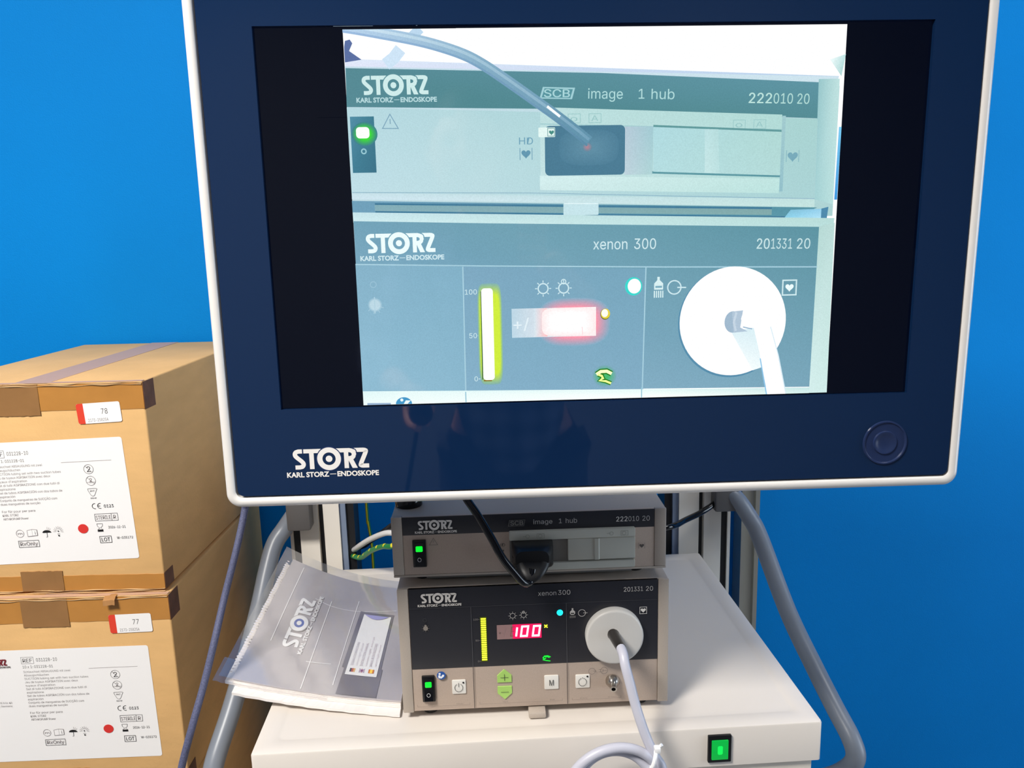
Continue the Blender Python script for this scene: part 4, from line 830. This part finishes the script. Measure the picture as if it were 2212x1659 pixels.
obj('cap_body', lathe(B(), [(.0150, 0), (.0156, .0012), (.0156, .0075), (.0150, .0090)], (0, 0, 0), (0, 0, 1), 44), M_gloss, cp_); obj('cap_grip', lathe(B(), [(.0128, .0088), (.0128, .024), (.012, .026)], (0, 0, 0), (0, 0, 1), 36), M_rubber, cp_)

# ------------------------------------------------------------------ the photographer, seen only mirrored in the monitor
def skin_mesh(nodes, edges, sub=2):
    me = bpy.data.meshes.new('s'); me.from_pydata([n[0] for n in nodes], edges, [])
    o = bpy.data.objects.new('s', me); C.objects.link(o); o.modifiers.new('skin', 'SKIN')
    for i, n in enumerate(nodes): v = me.skin_vertices[0].data[i]; v.radius = n[1] if isinstance(n[1], tuple) else (n[1], n[1]); v.use_root = i == 0
    m = o.modifiers.new('sub', 'SUBSURF'); m.levels = sub; m.render_levels = sub
    out = bpy.data.meshes.new_from_object(o.evaluated_get(bpy.context.evaluated_depsgraph_get()))
    bm = B(); bm.from_mesh(out); bpy.data.objects.remove(o); bpy.data.meshes.remove(me); bpy.data.meshes.remove(out); return bm
M_skin = mat('skin', (206, 150, 126), .55, noise=(30, .06)); M_hair = mat('dark_brown_hair', (44, 32, 26), .6, noise=(200, .3, (1, 1, .2))); M_jean = mat('dark_trousers', (34, 38, 52), .8, noise=(300, .1))
def plaid():
    m = bpy.data.materials.new('dark_plaid_shirt'); m.use_nodes = True; nt = m.node_tree; b = nt.nodes['Principled BSDF']; b.inputs['Roughness'].default_value = .85
    tc = nt.nodes.new('ShaderNodeTexCoord'); cur = None
    for d in ('X', 'Z'):
        wv = nt.nodes.new('ShaderNodeTexWave'); wv.bands_direction = d; wv.inputs['Scale'].default_value = 5.5; nt.links.new(tc.outputs['Object'], wv.inputs['Vector'])
        if cur is None: cur = wv.outputs['Fac']
        else:
            ad = nt.nodes.new('ShaderNodeMath'); ad.operation = 'ADD'; nt.links.new(cur, ad.inputs[0]); nt.links.new(wv.outputs['Fac'], ad.inputs[1]); cur = ad.outputs[0]
    r = nt.nodes.new('ShaderNodeValToRGB'); r.color_ramp.elements[0].color = (.02, .028, .05, 1); r.color_ramp.elements[1].color = (.17, .21, .31, 1)
    dv = nt.nodes.new('ShaderNodeMath'); dv.operation = 'MULTIPLY'; dv.inputs[1].default_value = .5; nt.links.new(cur, dv.inputs[0]); nt.links.new(dv.outputs[0], r.inputs[0]); nt.links.new(r.outputs[0], b.inputs['Base Color']); return m
PX, PY = .17, -1.22
PE = thing('person', 'person in a dark plaid shirt holding a phone, mirrored faintly in the monitor', 'person', (PX, PY, 0))
L = lambda x, y, z: (x - PX, y - PY, z)
hd = L(.085, -1.085, 1.555)
sh = {}
N = [(L(.17, -1.22, .93), (.12, .08)), (L(.165, -1.22, 1.10), (.11, .078)), (L(.155, -1.215, 1.28), (.125, .085)), (L(.14, -1.195, 1.38), (.07, .058)), (L(.118, -1.16, 1.43), .054), (L(.10, -1.12, 1.48), .056),
     (L(-.03, -1.205, 1.335), .050), (L(-.115, -1.06, 1.12), .036), (L(-.055, -.90, 1.105), .027), (L(-.035, -.845, 1.10), (.020, .034)),
     (L(.345, -1.205, 1.335), .050), (L(.43, -1.05, 1.14), .036), (L(.265, -.90, 1.30), .027), (L(.225, -.868, 1.345), (.020, .034)),
     (L(.075, -1.22, .86), .095), (L(.07, -1.19, .48), .062), (L(.07, -1.22, .09), .042), (L(.07, -1.11, .035), (.035, .03)),
     (L(.265, -1.22, .86), .095), (L(.27, -1.19, .48), .062), (L(.27, -1.22, .09), .042), (L(.27, -1.11, .035), (.035, .03))]
ED = [(0, 1), (1, 2), (2, 3), (3, 4), (4, 5), (2, 6), (6, 7), (7, 8), (8, 9), (2, 10), (10, 11), (11, 12), (12, 13), (0, 14), (14, 15), (15, 16), (16, 17), (0, 18), (18, 19), (19, 20), (20, 21)]
body = skin_mesh(N, ED)
# head with brow, nose, mouth and chin, joined to the neck
hb = B(); bmesh.ops.create_uvsphere(hb, u_segments=40, v_segments=28, radius=1)
for v in hb.verts:
    x, y, z = v.co; k = 1 - .22 * max(0, -z) ** 1.5
    f = max(0, y); nose = math.exp(-(x / .13) ** 2 - ((z + .08) / .2) ** 2) * f * .20 * (1 if z < .12 else .5); brow = math.exp(-((z - .22) / .12) ** 2) * f * .05
    eye = sum(math.exp(-((x - e) / .16) ** 2 - ((z - .08) / .12) ** 2) for e in (-.36, .36)) * f * .10; mouth = math.exp(-(x / .26) ** 2 - ((z + .44) / .05) ** 2) * f * .05; lips = math.exp(-(x / .24) ** 2 - ((z + .44) / .12) ** 2) * f * .06; chin = math.exp(-(x / .3) ** 2 - ((z + .8) / .18) ** 2) * f * .12
    v.co = Vector((x * .074 * k, (y * .093 + (nose + brow - eye - mouth + lips + chin) * .1) * (1 if y > 0 else 1.02), z * .118)); v.co += Vector(hd)
for sx in (-1, 1):      # ears
    r = bmesh.ops.create_uvsphere(hb, u_segments=12, v_segments=8, radius=1)
    for v in r['verts']: v.co = Vector((v.co.x * .008 + sx * .075, v.co.y * .017 - .008, v.co.z * .03)) + Vector(hd)
tmp = bpy.data.meshes.new('t'); hb.to_mesh(tmp); hb.free(); body.from_mesh(tmp); bpy.data.meshes.remove(tmp)
def finger(P, r): tube(body, P, lambda t: r * (1 - .28 * t), 10, 4)
# left hand closed round the camera head, right hand at the phone's edge
hc = Vector(L(-.012, -.775, 1.082))
for k in range(4):
    y = -.8205 + k * .0195; q_ = [1, 1.06, 1.0, .86][k]
    finger([L(-.042, y - .006, 1.108), L(-.032 + .004 * k, y + .004, 1.122), L(-.006, y + .008, 1.112), L(.010 * q_, y + .008, 1.090), L(.002, y + .006, 1.066)], .0088)
finger([L(-.036, -.842, 1.088), L(-.034, -.818, 1.066), L(-.026, -.792, 1.058), L(-.012, -.772, 1.056)], .0098)
for k in range(4):
    z = 1.336 + k * .0195
    finger([L(.222, -.866, z), L(.212, -.85, z + .006), L(.194, -.842, z + .008), L(.176, -.8425, z + .008)], .0086)
finger([L(.222, -.876, 1.335), L(.21, -.868, 1.352), L(.196, -.8635, 1.372), L(.184, -.8625, 1.388)], .0096)
obj('body', body, M_skin, PE)
S_ = 1.0
NS = [(L(.17, -1.22, .80), (.178, .130)), (L(.168, -1.22, 1.0), (.172, .128)), (N[2][0], (.172, .122)), (L(.145, -1.20, 1.365), (.105, .088)), (N[6][0], .076), (N[7][0], .056), (L(-.067, -.935, 1.108), .040), (N[10][0], .076), (N[11][0], .056), (L(.293, -.93, 1.272), .040)]
shirt = obj('shirt', skin_mesh(NS, [(0, 1), (1, 2), (2, 3), (2, 4), (4, 5), (5, 6), (2, 7), (7, 8), (8, 9)]), plaid(), PE)
NT = [(L(.17, -1.22, .90), (.135, .10)), (N[14][0], .100), (N[15][0], .078), (L(.07, -1.22, .12), .062), (N[18][0], .100), (N[19][0], .078), (L(.27, -1.22, .12), .062)]
obj('trousers', skin_mesh(NT, [(0, 1), (1, 2), (2, 3), (0, 4), (4, 5), (5, 6)]), M_jean, PE)
for x in (.07, .27):
    P_ = [(L(x, -1.225, .045), .05), (L(x, -1.16, .045), .048), (L(x, -1.09, .036), .038)]; b_ = skin_mesh(P_, [(0, 1), (1, 2)])
    for v in b_.verts: v.co.z = max(v.co.z, .0)
    obj('shoe', b_, M_rubber, PE)
hm = B(); bmesh.ops.create_uvsphere(hm, u_segments=36, v_segments=24, radius=1)
kill = [v for v in hm.verts if v.co.z < -.25 + (.75 * max(0, v.co.y + .15)) or v.co.z < -.35]
bmesh.ops.delete(hm, geom=kill, context='VERTS')
for v in hm.verts: v.co = Vector((v.co.x * .081, v.co.y * .100 - .004, v.co.z * .127 + .002)) + Vector(hd)
obj('hair', hm, M_hair, PE)
for sx in (-1, 1):
    e = B(); bmesh.ops.create_uvsphere(e, u_segments=16, v_segments=12, radius=.0115, matrix=Matrix.Translation(Vector(hd) + Vector((sx * .027, .0700, .009)))); eo = obj('eye', e, mat('eye_white', (225, 222, 218), .2), PE)
    e = B(); bmesh.ops.create_uvsphere(e, u_segments=12, v_segments=8, radius=.0052, matrix=Matrix.Translation(Vector(hd) + Vector((sx * .027, .0778, .009)))); obj('iris', e, M_gloss, eo)
PHN = thing('phone', 'dark phone held upright at the taking position, mirrored in the monitor', 'phone', (.14, -.852, 1.383))
bm = B(); rplate(bm, 0, 0, .156, .075, .010, -.004, .004, .0015); obj('phone_body', bm, M_gloss, PHN)
obj('phone_screen', mbox(-.074, -.0043, -.0345, .074, -.0039, .0345), mat('phone_glass', (30, 34, 44), .1), PHN)
CH = thing('handheld_camera', 'small black camera head held in the hand mirrored under the picture', 'camera', (-.010, -.80, 1.086))
obj('head_body', lathe(B(), [(.006, -.045), (.016, -.040), (.018, -.02), (.018, .035), (.021, .040), (.021, .056), (.014, .058)], (0, 0, 0), (.1, 1, .05), 32), M_rubber, CH)
obj('lens', lathe(B(), [(.013, .0575), (.010, .0592), (.0005, .0598)], (0, 0, 0), (.1, 1, .05), 28), M_gloss, CH)
obj('cable', tube(B(), [(-.004, -.044, -.002), (-.006, -.062, -.012), (-.012, -.066, -.05), (-.03, -.05, -.14), (-.06, -.02, -.30), (-.07, .0, -.6), (-.06, .03, -.95), (-.03, .10, -1.075), (.06, .16, -1.081)], .0042, 10), M_gloss, CH)
